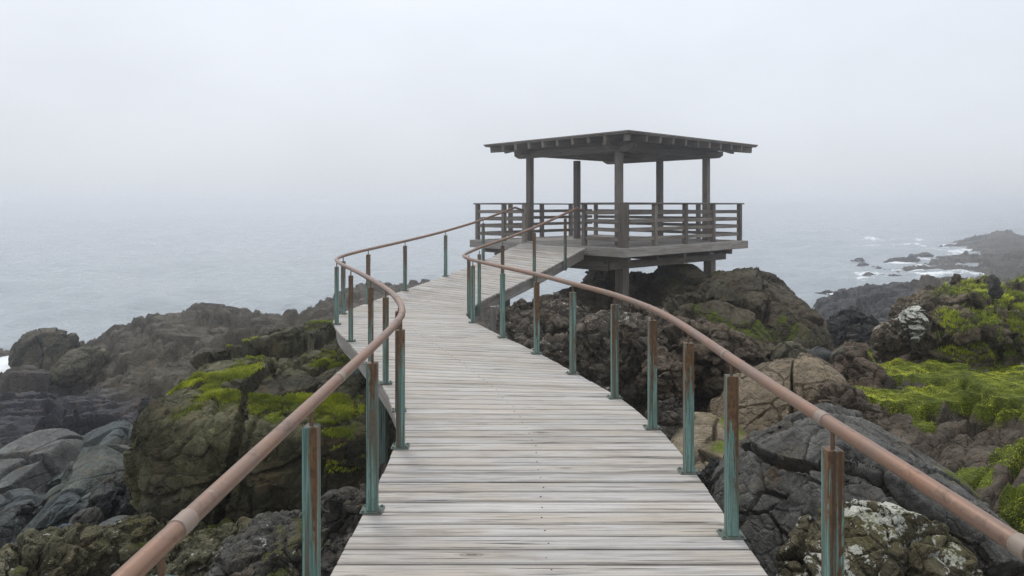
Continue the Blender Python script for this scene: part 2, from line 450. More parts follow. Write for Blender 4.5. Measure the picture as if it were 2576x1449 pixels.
# edge stringers follow both edges in straight lengths
def ribbon(C, O, inset, ztop, h, w, s_from, s_to, step):
    out = []
    s = s_from
    while s < s_to-.05:
        e = min(s+step, s_to)
        m = MB(); r = random.random(); k = max(2, int((e-s)/.25))
        pts = []
        for q in np.linspace(s+.004, e-.004, k):
            A, B = at(C, q), at(O, q); dv = (B-A)/np.linalg.norm(B-A); p = A+dv*inset
            pts.append((p, p+dv*w))
        n = len(m.v); L = 0; ou = random.random()*20
        for j, (p, q) in enumerate(pts):
            m.v += [(p[0], p[1], p[2]+ztop-h), (q[0], q[1], q[2]+ztop-h), (q[0], q[1], q[2]+ztop), (p[0], p[1], p[2]+ztop)]
        for j in range(k-1):
            l = float(np.linalg.norm(pts[j+1][0]-pts[j][0])); b = j*4
            for (i0, i1, va, vb) in ((0, 1, 0, w), (1, 2, 0, h), (2, 3, 0, w), (3, 0, 0, h)):
                m.f.append((b+i0, b+4+i0, b+4+i1, b+i1)); m.uv += [(ou+L, va), (ou+L+l, va), (ou+L+l, vb), (ou+L, vb)]; m.r.append(r)
            L += l
        m.f.append((0, 1, 2, 3)); m.uv += [(0, 0), (0, w), (h, w), (h, 0)]; m.r.append(r)
        b = (k-1)*4; m.f.append((b+3, b+2, b+1, b)); m.uv += [(0, 0), (0, w), (h, w), (h, 0)]; m.r.append(r)
        out.append(m); s = e
    return out
for C, O in ((Lc, Rc), (Rc, Lc)):
    for m in ribbon(C, O, .05, -.044, .21, .06, .3, S[-1]-.02, 2.6):
        m.build('stringer', EDGEWOOD, walk, bevel=.004)
for m in ribbon((Lc+Rc)/2, Rc, -.03, -.044, .18, .06, .3, S[-1]-.1, 3.1):
    m.build('stringer', EDGEWOOD, walk, bevel=.004)

# ------------------------------------------------------------------ copper railings
def s_of_y(C, y, lo=0.):
    ok = np.where(S >= lo)[0]; k = ok[np.argmin(np.abs(C[ok, 1]-y))]; return S[k]
s_bend = S[NS*10]
PH, PW, RH, RR = .875, .062, .965, .0265
def box_mesh(name, w, d, z0, z1, mat, bevel=.003):
    m = MB(); m.hexa([(-w/2, -d/2, z0), (w/2, -d/2, z0), (w/2, d/2, z0), (-w/2, d/2, z0)], [(-w/2, -d/2, z1), (w/2, -d/2, z1), (w/2, d/2, z1), (-w/2, d/2, z1)])
    o = m.build(name, mat, None, bevel=bevel, base=(0, 0, 0)); me = o.data; md = o.modifiers
    return o
def rod_mesh():
    V, F = [], []
    for z in (PH-.01, RH-.02):
        for k in range(10): V.append((.0085*math.cos(k*math.pi/5), .0085*math.sin(k*math.pi/5), z))
    for k in range(10): F.append((k, (k+1) % 10, 10+(k+1) % 10, 10+k))
    return smooth_obj(mesh_plain('rod', V, F, ROD, (0, 0, 0)))
def plate_mesh():
    m = MB(); q = lambda x, y, z0, z1, w, d: m.hexa([(x-w, y-d, z0), (x+w, y-d, z0), (x+w, y+d, z0), (x-w, y+d, z0)], [(x-w, y-d, z1), (x+w, y-d, z1), (x+w, y+d, z1), (x-w, y+d, z1)])
    q(0, 0, .002, .009, .066, .054)
    for x in (-.049, .049):
        for y in (-.039, .039): q(x, y, .0095, .018, .0075, .0075)
    return m.build('base_plate', PLATE, None, bevel=.002, base=(0, 0, 0))
def build_railing(C, O, label, posts, inset, s_end, end_pt, prototypes, sleeves):
    base = at(C, s_of_y(C, 3.0)); root = empty('copper_railing', (float(base[0]), float(base[1]), DECK)); tag(root, label, 'railing')
    base = Vector(root.location)
    def edge(s, ins):
        A, B = at(C, s), at(O, s); dv = (B-A)/np.linalg.norm(B-A); return A+dv*ins
    pts = []
    for s in np.linspace(.2, s_end, 150):
        p = edge(s, inset); p[2] += RH; pts.append(p)
    pts = np.array(pts)
    for _ in range(3): pts[1:-1] = (pts[:-2]+pts[1:-1]*2+pts[2:])/4
    pts = list(pts)+[np.array(end_pt)]
    V, F = tube(pts, RR, 20); rail = smooth_obj(mesh_plain('handrail', V, F, RAIL, base)); rail.parent = root; rail.location = (0, 0, 0)
    PA = np.array(pts)
    for (yy, lo, ln) in sleeves:
        k = int(np.argmin(np.abs(PA[:, 1]-yy)+(np.arange(len(PA)) < lo)*50))
        d = PA[k+1]-PA[k-1]; d = d/np.linalg.norm(d)
        V, F = tube([PA[k]-d*ln/2, PA[k]-d*(ln/2-.004), PA[k]+d*(ln/2-.004), PA[k]+d*ln/2], RR+.0022, 20)
        sl_ = smooth_obj(mesh_plain('sleeve', V, F, SLEEVE, base)); sl_.parent = rail; sl_.location = (0, 0, 0)
    for (s, side) in posts:
        p = edge(s, inset if not side else inset-.06)
        q = edge(s+.05, inset); q0 = edge(s-.05, inset); ang = math.atan2(q[1]-q0[1], q[0]-q0[0])-math.pi/2
        kk = 'side' if side else 'deck'
        src = prototypes[kk]
        pc = src[0].copy(); col.objects.link(pc); pc.parent = root; pc.location = Vector(p)-base; pc.rotation_euler = (0, 0, ang*.55)
        k = int(np.argmin(np.abs(PA[:, 0]-p[0])+np.abs(PA[:, 1]-p[1])))
        for ch in src[1:]:
            c = ch.copy(); col.objects.link(c); c.parent = pc; c.location = (0, 0, 0)
            if ch.name.startswith('rod') and not side:
                c.scale.z = 1.0
    return root
pd = box_mesh('post', PW, PW, .008, PH, COPPER); ps = box_mesh('post', PW*.9, PW*.9, -.24, PH, COPPER)
rd = rod_mesh(); pl = plate_mesh()
protos = {'deck': [pd, rd, pl], 'side': [ps, rd]}
Ly = [0.65, 1.76, 2.93, 4.10, 5.19, 6.10, 7.05, 7.95, 9.26, 10.6]
lposts = [(s_of_y(Lc, y), False) for y in Ly]+[(s_of_y(Lc, 11.55), False)]+[(s_of_y(Lc, y, s_bend), False) for y in (12.45, 13.6, 14.9, 16.2)]
Ry = [0.6, 1.6, 2.66, 3.80, 4.72, 5.62, 6.54, 7.44, 8.48, 9.52, 10.72]
rposts = [(s_of_y(Rc, y), False) for y in Ry]+[(s_of_y(Rc, y, s_bend), True) for y in (11.75, 12.6, 13.35, 14.15, 15.0)]
gu = np.array([.742, .670, 0.]); gv = np.array([-.670, .742, 0.]); GF = np.array([2.43, 15.1, 0.])
def G(a, b, z=0.): return Vector(GF+gu*a+gv*b+np.array([0, 0, z+GD]))
le, re_ = G(.05, 3.26, .80), G(.05, 1.24, .80)
build_railing(Lc, Rc, 'copper pipe handrail on patinated posts along the seaward edge of the boardwalk', lposts, .048, S[-1]-.3, le, protos,
              [(1.78, 0, .07), (3.35, 0, .06), (5.3, 0, .03), (6.2, 0, .025), (8.2, 0, .025)])
build_railing(Rc, Lc, 'copper pipe handrail on patinated posts along the inland edge above the lichen boulder', rposts, .048, S[-1]-.3, re_, protos,
              [(1.66, 0, .05), (2.72, 0, .055), (3.9, 0, .03), (5.7, 0, .03), (6.6, 0, .025)])
for o in (pd, ps, rd, pl): bpy.data.objects.remove(o)

# ------------------------------------------------------------------ pavilion
pav = empty('pavilion', tuple(G(2.5, 2.6, 0)))
tag(pav, 'open grey timber pavilion with low roof on posts at the end of the boardwalk', 'pavilion')
AW, BW = 5.07, 5.23
def T(name, p0, p1, w, h, mat=None, parent=pav, bevel=.008, up=(0, 0, 1)):
    m = MB(); m.beam(p0, p1, w, h, up); return m.build(name, mat or BEAMWOOD, parent, bevel)
mb = MB(); nb = 38
for i in range(nb):
    b0 = BW*i/nb+.004; b1 = BW*(i+1)/nb-.004; dz = random.uniform(-.002, .002)
    t4 = [G(0.006, b0, dz), G(AW, b0, dz), G(AW, b1, dz), G(0.006, b1, dz)]
    mb.hexa([p-Vector((0, 0, .04)) for p in t4], t4)
mb.build('deck_floor', EDGEWOOD, pav, bevel=.004)
# rim boards
for (a0, b0, a1, b1) in ((-.03, -.06, -.03, BW+.06), (0, -.03, AW, -.03), (AW+.03, -.06, AW+.03, BW+.06), (0, BW+.03, AW, BW+.03)):
    T('rim_board', G(a0, b0, -.108), G(a1, b1, -.108), .06, .20, EDGEWOOD if a0 < .1 and a1 < .1 or b0 < 0 and b1 < 0 else BEAMWOOD)
# joists, girders, support piles
for a in (.35, 1.4, 2.5, 3.6, 4.6): T('joist', G(a, .12, -.27), G(a, BW-.12, -.27), .10, .15)
T('girder', G(.25, .55, -.435), G(4.95, .55, -.435), .14, .18)
T('girder', G(.25, 4.55, -.435), G(4.95, 4.55, -.435), .14, .18)
T('girder', G(.42, .75, -.46), G(.42, 4.4, -.46), .13, .24)
T('girder', G(4.6, .75, -.46), G(4.6, 4.4, -.46), .13, .24)
for (a, b, zb) in ((.62, .55, -2.6), (4.25, .55, -1.9), (.55, 4.55, -2.6), (4.25, 4.55, -2.2)):
    T('support_pile', G(a, b, zb), G(a, b, -.522), .23, .23, up=tuple(gu))
# roof posts
PA_, PB_ = (.75, 4.40), (.75, 3.75)
zb0, zb1 = EYE+1.26-GD, EYE+1.43-GD
for (a, b) in ((.75, .75), (.75, 3.75), (4.4, .75), (4.4, 3.75), (2.58, 3.75), (4.4, 2.25)):
    m = MB(); m.beam(G(a, b, .002), G(a, b, zb0+.01), .155, .155, up=tuple(gu)); m.build('roof_post', BEAMWOOD, pav, .010)
def shaped_beam(p0, p1, w, h):
    """roof beam whose ends are cut back underneath"""
    p0, p1 = Vector(p0), Vector(p1); d = (p1-p0).normalized(); sd = d.cross(Vector((0, 0, 1))).normalized()*(w/2); u = Vector((0, 0, h/2)); c = d*.16; q = Vector((0, 0, h*.45))
    m = MB()
    m.hexa([p0+c+sd-u, p1-c+sd-u, p1-c-sd-u, p0+c-sd-u], [p0+c+sd+u, p1-c+sd+u, p1-c-sd+u, p0+c-sd+u])
    for (e, s) in ((p0, 1), (p1, -1)):
        k = e+c*s
        if s == 1: m.hexa([e+sd-u+q, k+sd-u, k-sd-u, e-sd-u+q], [e+sd+u, k+sd+u, k-sd+u, e-sd+u])
        else: m.hexa([k+sd-u, e+sd-u+q, e-sd-u+q, k-sd-u], [k+sd+u, e+sd+u, e-sd+u, k-sd+u])
    return m.build('roof_beam', BEAMWOOD, pav, .006)
zm = (zb0+zb1)/2
for a in PA_: shaped_beam(G(a, .28, zm), G(a, 4.3, zm), .13, zb1-zb0)
for b in PB_: shaped_beam(G(.22, b, zm+.045), G(5.15, b, zm+.045), .12, zb1-zb0)
# roof: hip sheet on rafters
ea, eb = (-.1, 5.4), (-.2, 4.65)
ca, cb = (ea[0]+ea[1])/2, (eb[0]+eb[1])/2
ze = EYE+1.565-GD; rise = .26
def roofz(a, b):
    t = min(min(a-ea[0], ea[1]-a)/((ea[1]-ea[0])/2), min(b-eb[0], eb[1]-b)/((eb[1]-eb[0])/2)); return max(0, min(1, t))*rise
def slab(name, e, z, th, mat):
    (a0, a1), (b0, b1) = e
    m = MB(); rid = .2
    c = [(a0, b0), (a1, b0), (a1, b1), (a0, b1)]
    r0, r1 = (ca-rid, cb), (ca+rid, cb)
    tp = [G(a, b, z) for a, b in c]+[G(*r0, z+rise), G(*r1, z+rise)]
    bt = [p-Vector((0, 0, th)) for p in tp]
    n = len(m.v); m.v += [tuple(p) for p in tp+bt]
    fs = [(0, 1, 5, 4), (1, 2, 5), (2, 3, 4, 5), (3, 0, 4)]
    for f in fs:
        m.f.append(f); m.uv += [(m.v[i][0], m.v[i][1]) for i in f]; m.r.append(.5)
        g_ = tuple(i+6 for i in reversed(f)); m.f.append(g_); m.uv += [(m.v[i][0], m.v[i][1]) for i in g_]; m.r.append(.3)
    for i in range(4):
        j = (i+1) % 4; f = (i, i+6, j+6, j); m.f.append(f); m.uv += [(0, 0), (0, th), (5, th), (5, 0)]; m.r.append(.6)
    return m.build(name, mat, pav, .004)
slab('roof', (ea, eb), ze+.065, .035, BEAMWOOD)
slab('roof_board', ((ea[0]+.025, ea[1]-.025), (eb[0]+.025, eb[1]-.025)), ze+.028, .03, BEAMWOOD)
def raf(p0, p1): T('rafter', p0, p1, .085, .145, bevel=.005)
zr = ze-.074
for i in range(10):
    t = i/9
    b = eb[0]+.22+(eb[1]-eb[0]-.44)*t
    if 0 < i < 9:
        dep = min(b-eb[0], eb[1]-b)/((eb[1]-eb[0])/2)*((ea[1]-ea[0])/2)-.08
        dep = max(dep, .5)
        for sgn, a0 in ((1, ea[0]), (-1, ea[1])):
            a1 = a0+sgn*dep; raf(G(a0+sgn*.055, b, zr+roofz(a0+sgn*.055, b)), G(a1, b, zr+roofz(a1, b)))
for i in range(11):
    t = i/10
    a = ea[0]+.22+(ea[1]-ea[0]-.44)*t
    if 0 < i < 10:
        dep = min(a-ea[0], ea[1]-a)/((ea[1]-ea[0])/2)*((eb[1]-eb[0])/2)-.08
        dep = max(dep, .5)
        for sgn, b0 in ((1, eb[0]), (-1, eb[1])):
            b1 = b0+sgn*dep; raf(G(a, b0+sgn*.055, zr+roofz(a, b0+sgn*.055)), G(a, b1, zr+roofz(a, b1)))
for (a, b) in ((ea[0]+.13, eb[0]+.13), (ea[1]-.13, eb[0]+.13), (ea[1]-.13, eb[1]-.13), (ea[0]+.13, eb[1]-.13)):
    m = MB(); p0 = G(a, b, zr-.01); p1 = G(ca, cb, zr+rise-.03); m.beam(p0, p1, .13, .14); m.build('hip_rafter', BEAMWOOD, pav, .006)
# deck railing
rz = .985
def rpost(a, b, w=.105):
    m = MB(); m.beam(G(a, b, .002), G(a, b, rz-.032), w, w, up=tuple(gu)); m.build('rail_post', BEAMWOOD, pav, .007)
I = .10
front = [1.24, 3.26, 4.05, BW-I]
right = [1.24, 2.46, 3.68, AW-I]
for b in front: rpost(I, b)
rpost(I, I, .17)
for a in right: rpost(a, I)
for b in (1.36, 2.62, 3.88, BW-I): rpost(AW-I, b)
for a in (1.3, 2.55, 3.8): rpost(a, BW-I)
def rails(p0, p1, n):
    """four slats and a flat cap between two ends; n = outward normal"""
    n = Vector(n)
    for z in (.175, .385, .575, .765): 
        m = MB(); dz = random.uniform(-.008, .008)
        m.beam(Vector(p0)+n*.012+Vector((0, 0, z+dz)), Vector(p1)+n*.012+Vector((0, 0, z-dz)), .045, .085); m.build('slat_rail', BEAMWOOD, pav, .006)
    m = MB(); m.beam(Vector(p0)-(Vector(p1)-Vector(p0)).normalized()*.10+Vector((0, 0, rz-.012)), Vector(p1)+(Vector(p1)-Vector(p0)).normalized()*.10+Vector((0, 0, rz-.012)), .16, .04); m.build('top_rail', BEAMWOOD, pav, .006)
rails(G(I, I+.09), G(I, 1.24), -gu*0); rails(G(I, 3.26), G(I, BW-I), -gu*0)
rails(G(I+.19, I), G(AW-I-.09, I), gv*0); rails(G(AW-I, I), G(AW-I, BW-I), gu*0); rails(G(I+.19, BW-I), G(AW-I-.19, BW-I), gv*0)

# walkway support piles
for (px, y, dz, w, mt) in ((-1.52, 8.05, -1.2, .15, TEALWOOD), (-2.2, 9.8, -1.3, .13, TEALWOOD), (-.80, 5.6, -1.3, .13, TEALWOOD), (1.06, 5.7, -1.3, .13, TEALWOOD), (.45, 8.0, -1.1, .13, TEALWOOD),
                           (-2.55, 11.6, -1.4, .13, EDGEWOOD), (-.35, 12.9, -1.1, .12, EDGEWOOD), (.95, 14.95, -1.3, .12, EDGEWOOD), (-1.6, 14.4, -1.6, .12, EDGEWOOD), (-.72, 2.2, -1.3, .13, TEALWOOD), (1.1, 2.2, -1.3, .13, TEALWOOD)):
    m = MB(); m.beam((px, y, DECK+dz), (px, y, DECK-.06), w, w, up=(0, 1, 0)); m.build('support_pile', mt, walk, .006)
# ------------------------------------------------------------------ terrain (one heightfield on a polar grid; control points come from photo readings)
CP = []
def C(px, py, d): p = P(px, py, d); CP.append(p)
def Z(px, py, z): d = (EYE-z)*FPX/(py-YH); CP.append(np.array([(px-CX)*d/FPX, d, z]))
def W(x, y, z): CP.append(np.array([x, y, float(z)]))
# under and beside the walkway
for w in ((-1.1, 2, 3.5), (0, 2, 3.4), (1.6, 2, 3.6), (0, 4, 3.3), (0, 6, 3.1), (-.5, 8, 3.1), (-1.2, 10, 3.2), (-1.2, 12.5, 3.3), (0, 15, 3.3), (2.5, 16, 3.3), (2.5, 20, 3.2), (0, 19, 2.8), (5, 19, 3.2),
          (-3.4, 3.5, 3.3), (-6, 4, 2.8), (4, 2.5, 4.0), (7, 3.5, 4.3), (1.7, 4.2, 3.3), (-2.5, 14, 2.6), (-4, 18, 2.0), (0, 26, 1.5), (6, 26, 1.6), (10, 4, 4.6), (-10, 5, 2.0), (0.3, 10.0, 3.2)): W(*w)
Z(300, 1449, 2.7); Z(0, 1449, 2.4); Z(550, 1320, 2.4); Z(700, 1290, 2.3); Z(720, 1420, 3.1); Z(880, 1300, 3.3)
Z(200, 1330, 1.6); Z(0, 1210, 1.45); Z(330, 1130, 1.35); Z(150, 1260, 1.5); W(-3.7, 10.5, 2.3); W(-4.5, 13.5, 2.2)
Z(0, 1040, 1.55); Z(200, 1000, 1.75); Z(400, 965, 2.1); Z(100, 1100, 1.75); Z(420, 1020, 2.1)
Z(60, 955, .75); Z(200, 992, 1.1); Z(180, 985, .7); C(180, 962, 24.2); C(120, 958, 25.8); C(250, 960, 22.5); Z(-100, 985, .9)
Z(15, 935, -1.0); Z(-60, 905, -.8); Z(-40, 880, -1.); Z(20, 885, -.6); Z(-150, 900, -1.); Z(10, 962, -.3); Z(30, 948, -.6); Z(-60, 950, -.8)
C(450, 795, 31); C(380, 810, 30); C(600, 786, 31); C(760, 790, 30); C(250, 838, 28); C(840, 822, 23); C(700, 855, 21); C(300, 900, 23); C(500, 870, 23); C(540, 825, 26); C(180, 890, 27)
for px in (300, 450, 600, 750): W((px-CX)*38/FPX, 38, -1.2)
W((150-CX)*33/FPX, 33, -1.2); W((30-CX)*31/FPX, 31, -.9); W((-200-CX)*30/FPX, 30, -1.3)
C(900, 735, 40); C(965, 728, 41); C(820, 765, 39.5); C(1080, 728, 42); C(780, 790, 36.5)
W((900-CX)*50/FPX, 50, -1.4); W((1100-CX)*52/FPX, 52, -1.4); W((750-CX)*46/FPX, 46, -1.2); W((1300-CX)*50/FPX, 50, -1.4); W((1600-CX)*48/FPX, 48, -1.4)
# right side
Z(1720, 1190, 3.55); Z(1900, 1150, 3.6); Z(1950, 1215, 3.7); Z(1775, 1070, 3.45); Z(1600, 1020, 3.4); Z(1840, 1250, 3.55); Z(2000, 1110, 3.75)
Z(2050, 1000, 3.75); Z(2150, 1005, 4.05); Z(2500, 945, 4.15); Z(2300, 935, 4.15); Z(2576, 1050, 4.3); Z(2300, 1045, 4.05); Z(2500, 1180, 4.2); Z(2576, 1380, 4.2); Z(2220, 1100, 3.9); Z(2400, 1100, 4.15); Z(2700, 1150, 4.5)
C(2400, 930, 11.5); C(2600, 900, 12); C(2100, 905, 13.5); C(2000, 900, 13.8); C(2200, 880, 15.5); C(1900, 870, 14)
C(2250, 838, 21); C(2200, 812, 25); C(2100, 790, 31); C(2576, 800, 24); C(2400, 815, 22)
C(2065, 745, 47); C(2150, 733, 43); C(2240, 722, 41); C(2300, 712, 40); C(2450, 700, 40); C(2700, 690, 40)
W((2060-CX)*56/FPX, 56, -.9); W((2200-CX)*53/FPX, 53, -.9); W((1900-CX)*42/FPX, 42, -1.4); W((2300-CX)*50/FPX, 50, -.4); W((1950-CX)*30/FPX, 30, .6)
C(2185, 697, 63); C(2250, 695, 64); C(2300, 664, 72); C(2400, 645, 79); C(2576, 636, 80); C(2700, 636, 80); C(2350, 690, 66); C(2500, 690, 64); C(2576, 700, 58)
W((2100-CX)*66/FPX, 66, -1.); W((2150-CX)*75/FPX, 75, -.9); W((2250-CX)*82/FPX, 82, -.6); W((2400-CX)*91/FPX, 91, -.5); W((2576-CX)*92/FPX, 92, .2); W((2200-CX)*97/FPX, 97, -1)
C(2345, 624, 106); C(2430, 606, 110); C(2455, 600, 112); C(2500, 592, 112); C(2535, 570, 113); C(2576, 572, 113); C(2700, 560, 113)
W((2250-CX)*108/FPX, 108, -1); W((2350-CX)*122/FPX, 122, -1.4); W((2576-CX)*128/FPX, 128, -1.4); W((2000-CX)*110/FPX, 110, -1.6); W((1700-CX)*80/FPX, 80, -1.6); W((2800-CX)*128/FPX, 128, -1.)
for px in (-100, 300, 700, 1100, 1500): W((px-CX)*65/FPX, 65, -1.6); W((px-CX)*120/FPX, 120, -1.8)
CP = np.array(CP)
def warpc(x, y):
    r = np.hypot(x, y); a = np.clip(np.arctan2(x, y), -.9, .9)
    return a*3.2, np.log(np.clip(r, 2.2, 140.))*1.6
cu, cv = warpc(CP[:, 0], CP[:, 1]); NC = len(CP)
def tphi(r2): return np.where(r2 > 1e-12, r2*np.log(np.maximum(r2, 1e-12)), 0)*.5
A = np.zeros((NC+3, NC+3)); A[:NC, :NC] = tphi((cu[:, None]-cu)**2+(cv[:, None]-cv)**2)+np.eye(NC)*.002
A[:NC, NC] = 1; A[:NC, NC+1] = cu; A[:NC, NC+2] = cv; A[NC:, :NC] = A[:NC, NC:].T
WT = np.linalg.solve(A, np.concatenate([CP[:, 2], np.zeros(3)]))
def base_h(x, y):
    u, v = warpc(np.asarray(x, float).ravel(), np.asarray(y, float).ravel()); out = np.empty(len(u))
    for i in range(0, len(u), 60000):
        s = slice(i, i+60000)
        out[s] = tphi((u[s, None]-cu)**2+(v[s, None]-cv)**2) @ WT[:NC]+WT[NC]+WT[NC+1]*u[s]+WT[NC+2]*v[s]
    return out

def polar(amax_dense, da, r0, r1, kr):
    a = np.arange(-amax_dense, amax_dense+1e-6, da)
    n = int(math.log(r1/r0)/math.log(1+kr)); r = r0*np.exp(np.linspace(0, math.log(r1/r0), n))
    return a, r
def grid_faces(nr, na, wrap=False):
    i = np.arange(nr-1)[:, None]*na; j = np.arange(na-1)[None, :]
    f = np.stack([i+j, i+j+1, i+na+j+1, i+na+j], -1).reshape(-1, 4)
    return f

a, r = polar(R(52), R(.115), 1.6, 150., .0046)
a = np.concatenate([np.linspace(-R(110), -R(52.3), 60), a, np.linspace(R(52.3), R(110), 60)])
AA, RRr = np.meshgrid(a, r)
X = (RRr*np.sin(AA)).ravel(); Y = (RRr*np.cos(AA)).ravel()
H = base_h(X, Y)
px_ = CX+X/np.maximum(Y, .1)*FPX; py_ = YH+(EYE-H)*FPX/np.maximum(Y, .1)
Q = np.stack([X, Y, H], 1).astype(np.float32)
rr_ = np.hypot(X, Y).astype(np.float32)
def box_mask(x0, x1, y0, y1, soft=40):
    return sstep(x0-soft, x0+soft, px_)*(1-sstep(x1-soft, x1+soft, px_))*sstep(y0-soft, y0+soft, py_)*(1-sstep(y1-soft, y1+soft, py_))
# grass mats on the plateau: soft mounds
gn = fbm(Q*np.array([1.3, 1.3, 0])+5, 4, 31)
def ell(cx, cy, rx, ry): return 1-((px_-cx)/rx)**2-((py_-cy)/ry)**2
gm = np.maximum.reduce([ell(2330, 950, 190, 34), ell(2270, 1012, 165, 46), ell(2420, 1015, 140, 26), ell(2560, 975, 130, 46), ell(2530, 930, 120, 14),
                        ell(2560, 1110, 60, 45)*.7, ell(2450, 1165, 52, 24), ell(2560, 1240, 40, 30)*.6, ell(2205, 905, 28, 22), ell(2310, 1055, 60, 25)])
gm = np.maximum(gm, -1.5)
gmask = sstep(-.02, .40, gm+gn*2.1-.06)
gmask *= (rr_ < 16)
# fractured bedrock detail
far = sstep(16, 40, rr_)
d1, h1 = blocky(Q, 1.15, 3, .11, .15, .30, .15, (1.5, 1.0, .8), rotm(0, 0, R(30)))
d2, h2 = blocky(Q, .38, 9, .14, .20, .42, .20, (1.7, .8, .7), rotm(0, R(-14), R(38)))
d3, h3 = blocky(Q, .13, 15, .09, .16, .34, .26, (1.4, .9, .8), rotm(0, 0, R(20)), warp=.15)
d4, h4 = blocky(Q, 4.2, 21, .10, .20, .06, .10, (1.8, .7, .5), rotm(0, R(-8), R(35)))
rg = fbm(Q*np.array([.8, .8, .5]), 5, 51, ridged=True)
f5 = fbm(Q*6, 4, 61)
ggeo = gmask*(1-sstep(1040, 1095, py_))
amp = (1-ggeo*.93)
# gentle shingly zone for the tan ledge
tan = sstep(0, .5, 1-((px_-1830)/190)**2-((py_-1150)/85)**2)
dz = d1*(1.0+.1*far)+d2*(1+.2*far)+d3*(1-.8*far)*.9+d4*(.35+.25*far)+(rg-1.0)*(.05+.05*far)+f5*.012
calm = sstep(2150, 2230, px_)*sstep(1030, 1080, py_)*(rr_ < 12)
dz = dz*(1-.45*tan)*(1-.45*calm)*amp+ggeo*(.07+.16*fbm(Q*np.array([1.5, 1.5, 0]), 3, 77)+.05*fbm(Q*6, 2, 78))
terr_m = np.maximum(sstep(13, 17, rr_)*(X < 1.5), sstep(17, 24, rr_)*(X > 1.5))*.85
dip = H+dz+.20*(X*.55+Y*.25)*np.where(X < 2, 1, -.3)+.18*fbm(Q*np.array([.35, .35, 0]), 3, 71)
def terrace(v, st, a):
    k = np.floor(v/st); fr = v/st-k; return st*(k+sstep(a, 1., fr))-v
tz = terrace(dip, .62, .62)*.55+terrace(dip+.07*perlin(Q*1.7, 9), .21, .6)*.7
dz = dz+tz*terr_m
near_deck = np.exp(-np.maximum(0, np.abs(X-.2)-1.0)**2/.3)*(Y < 7)
Hf = H+np.where(near_deck > .3, np.minimum(dz, .15), dz)
Hf = np.where(rr_ > 55, H+dz*np.where(H > -.3, 1.0, .4)+.25*np.clip(fbm(Q*np.array([.16, .16, 0]), 4, 91), -1, 1), Hf)
keep = (Hf > -1.0)
FF = grid_faces(len(r), len(a))
FF = FF[keep[FF].any(1)]
use = np.zeros(len(X), bool); use[FF.ravel()] = True
remap = np.cumsum(use)-1
Vt = np.stack([X, Y, Hf], 1)[use]; FF = remap[FF][:, ::-1]
terr = mesh_np('rocky_shore', Vt, FF, ROCK)
tag(terr, 'fractured dark bedrock of the shore with loose stones between the boulders', kind='structure')
def mixc(a, b, t): return np.asarray(a, np.float32)*(1-t[:, None])+np.asarray(b, np.float32)*t[:, None]
Qu, pxu, pyu, ru = Q[use], px_[use], py_[use], rr_[use]
n = len(Qu)
tone = np.tile(np.array([.105, .090, .070], np.float32), (n, 1))
lowf = fbm(Qu*.5, 4, 101)
tone = mixc([.085, .078, .066], [.135, .112, .082], sstep(-.3, .4, lowf)) if False else tone*(1+.35*lowf[:, None])
def blend(m, c):
    global tone
    tone = tone*(1-m[:, None])+np.asarray(c, np.float32)*m[:, None]
bm = lambda x0, x1, y0, y1, s=40: (sstep(x0-s, x0+s, pxu)*(1-sstep(x1-s, x1+s, pxu))*sstep(y0-s, y0+s, pyu)*(1-sstep(y1-s, y1+s, pyu)))
hb = ((h2[use] >> np.uint32(4)) & np.uint32(255)).astype(np.float32)/255.
blend(bm(-500, 900, 700, 962, 14)*(ru > 15), (.092, .080, .058))
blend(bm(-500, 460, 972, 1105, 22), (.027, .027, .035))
blend(bm(-500, 460, 1100, 1460, 20)*(ru < 16), (.095, .105, .100))
blend(bm(-100, 1000, 1310, 1700, 30)*(ru < 9)*(Qu[:, 0] < 0), (.085, .080, .062))
blend(bm(1650, 2020, 1060, 1260, 20)*(ru > 6), (.235, .185, .120))
blend(bm(1980, 2225, 890, 1100, 20)*(ru < 16), (.135, .098, .066))
blend(bm(2180, 3000, 1030, 1700, 20)*(ru < 12), (.108, .088, .066))
blend(bm(1950, 2300, 700, 860, 15)*(ru > 18), (.060, .060, .062))
blend((ru > 54).astype(np.float32), (.085, .075, .062))
tone = np.clip(.80*tone*(.82+.36*hb[:, None]), .02, .5)
wet = np.where(bm(-500, 460, 972, 1105, 22) > .5, .55, .85)
vattr(terr, 'tone', np.concatenate([tone, wet[:, None].astype(np.float32)], 1))
Nn = normals(terr); gmu = gmask[use]
mo = sstep(.45, .85, Nn[:, 2])*sstep(-.05, .35, fbm(Qu*.9, 4, 111))*.62*bm(2100, 3000, 880, 1700, 30)*(ru < 20)
mo = np.maximum(mo, .55*sstep(.5, .9, Nn[:, 2])*sstep(.0, .3, fbm(Qu*1.2, 4, 112))*bm(1700, 2000, 1130, 1240, 30)*(ru < 12))
mo = np.maximum(mo, gmu*(1.1-.42*sstep(1050, 1100, pyu)))
vattr(terr, 'moss', mo); vattr(terr, 'lichen', np.where(ru < 30, .28+.12*fbm(Qu*.7, 3, 113), .0))

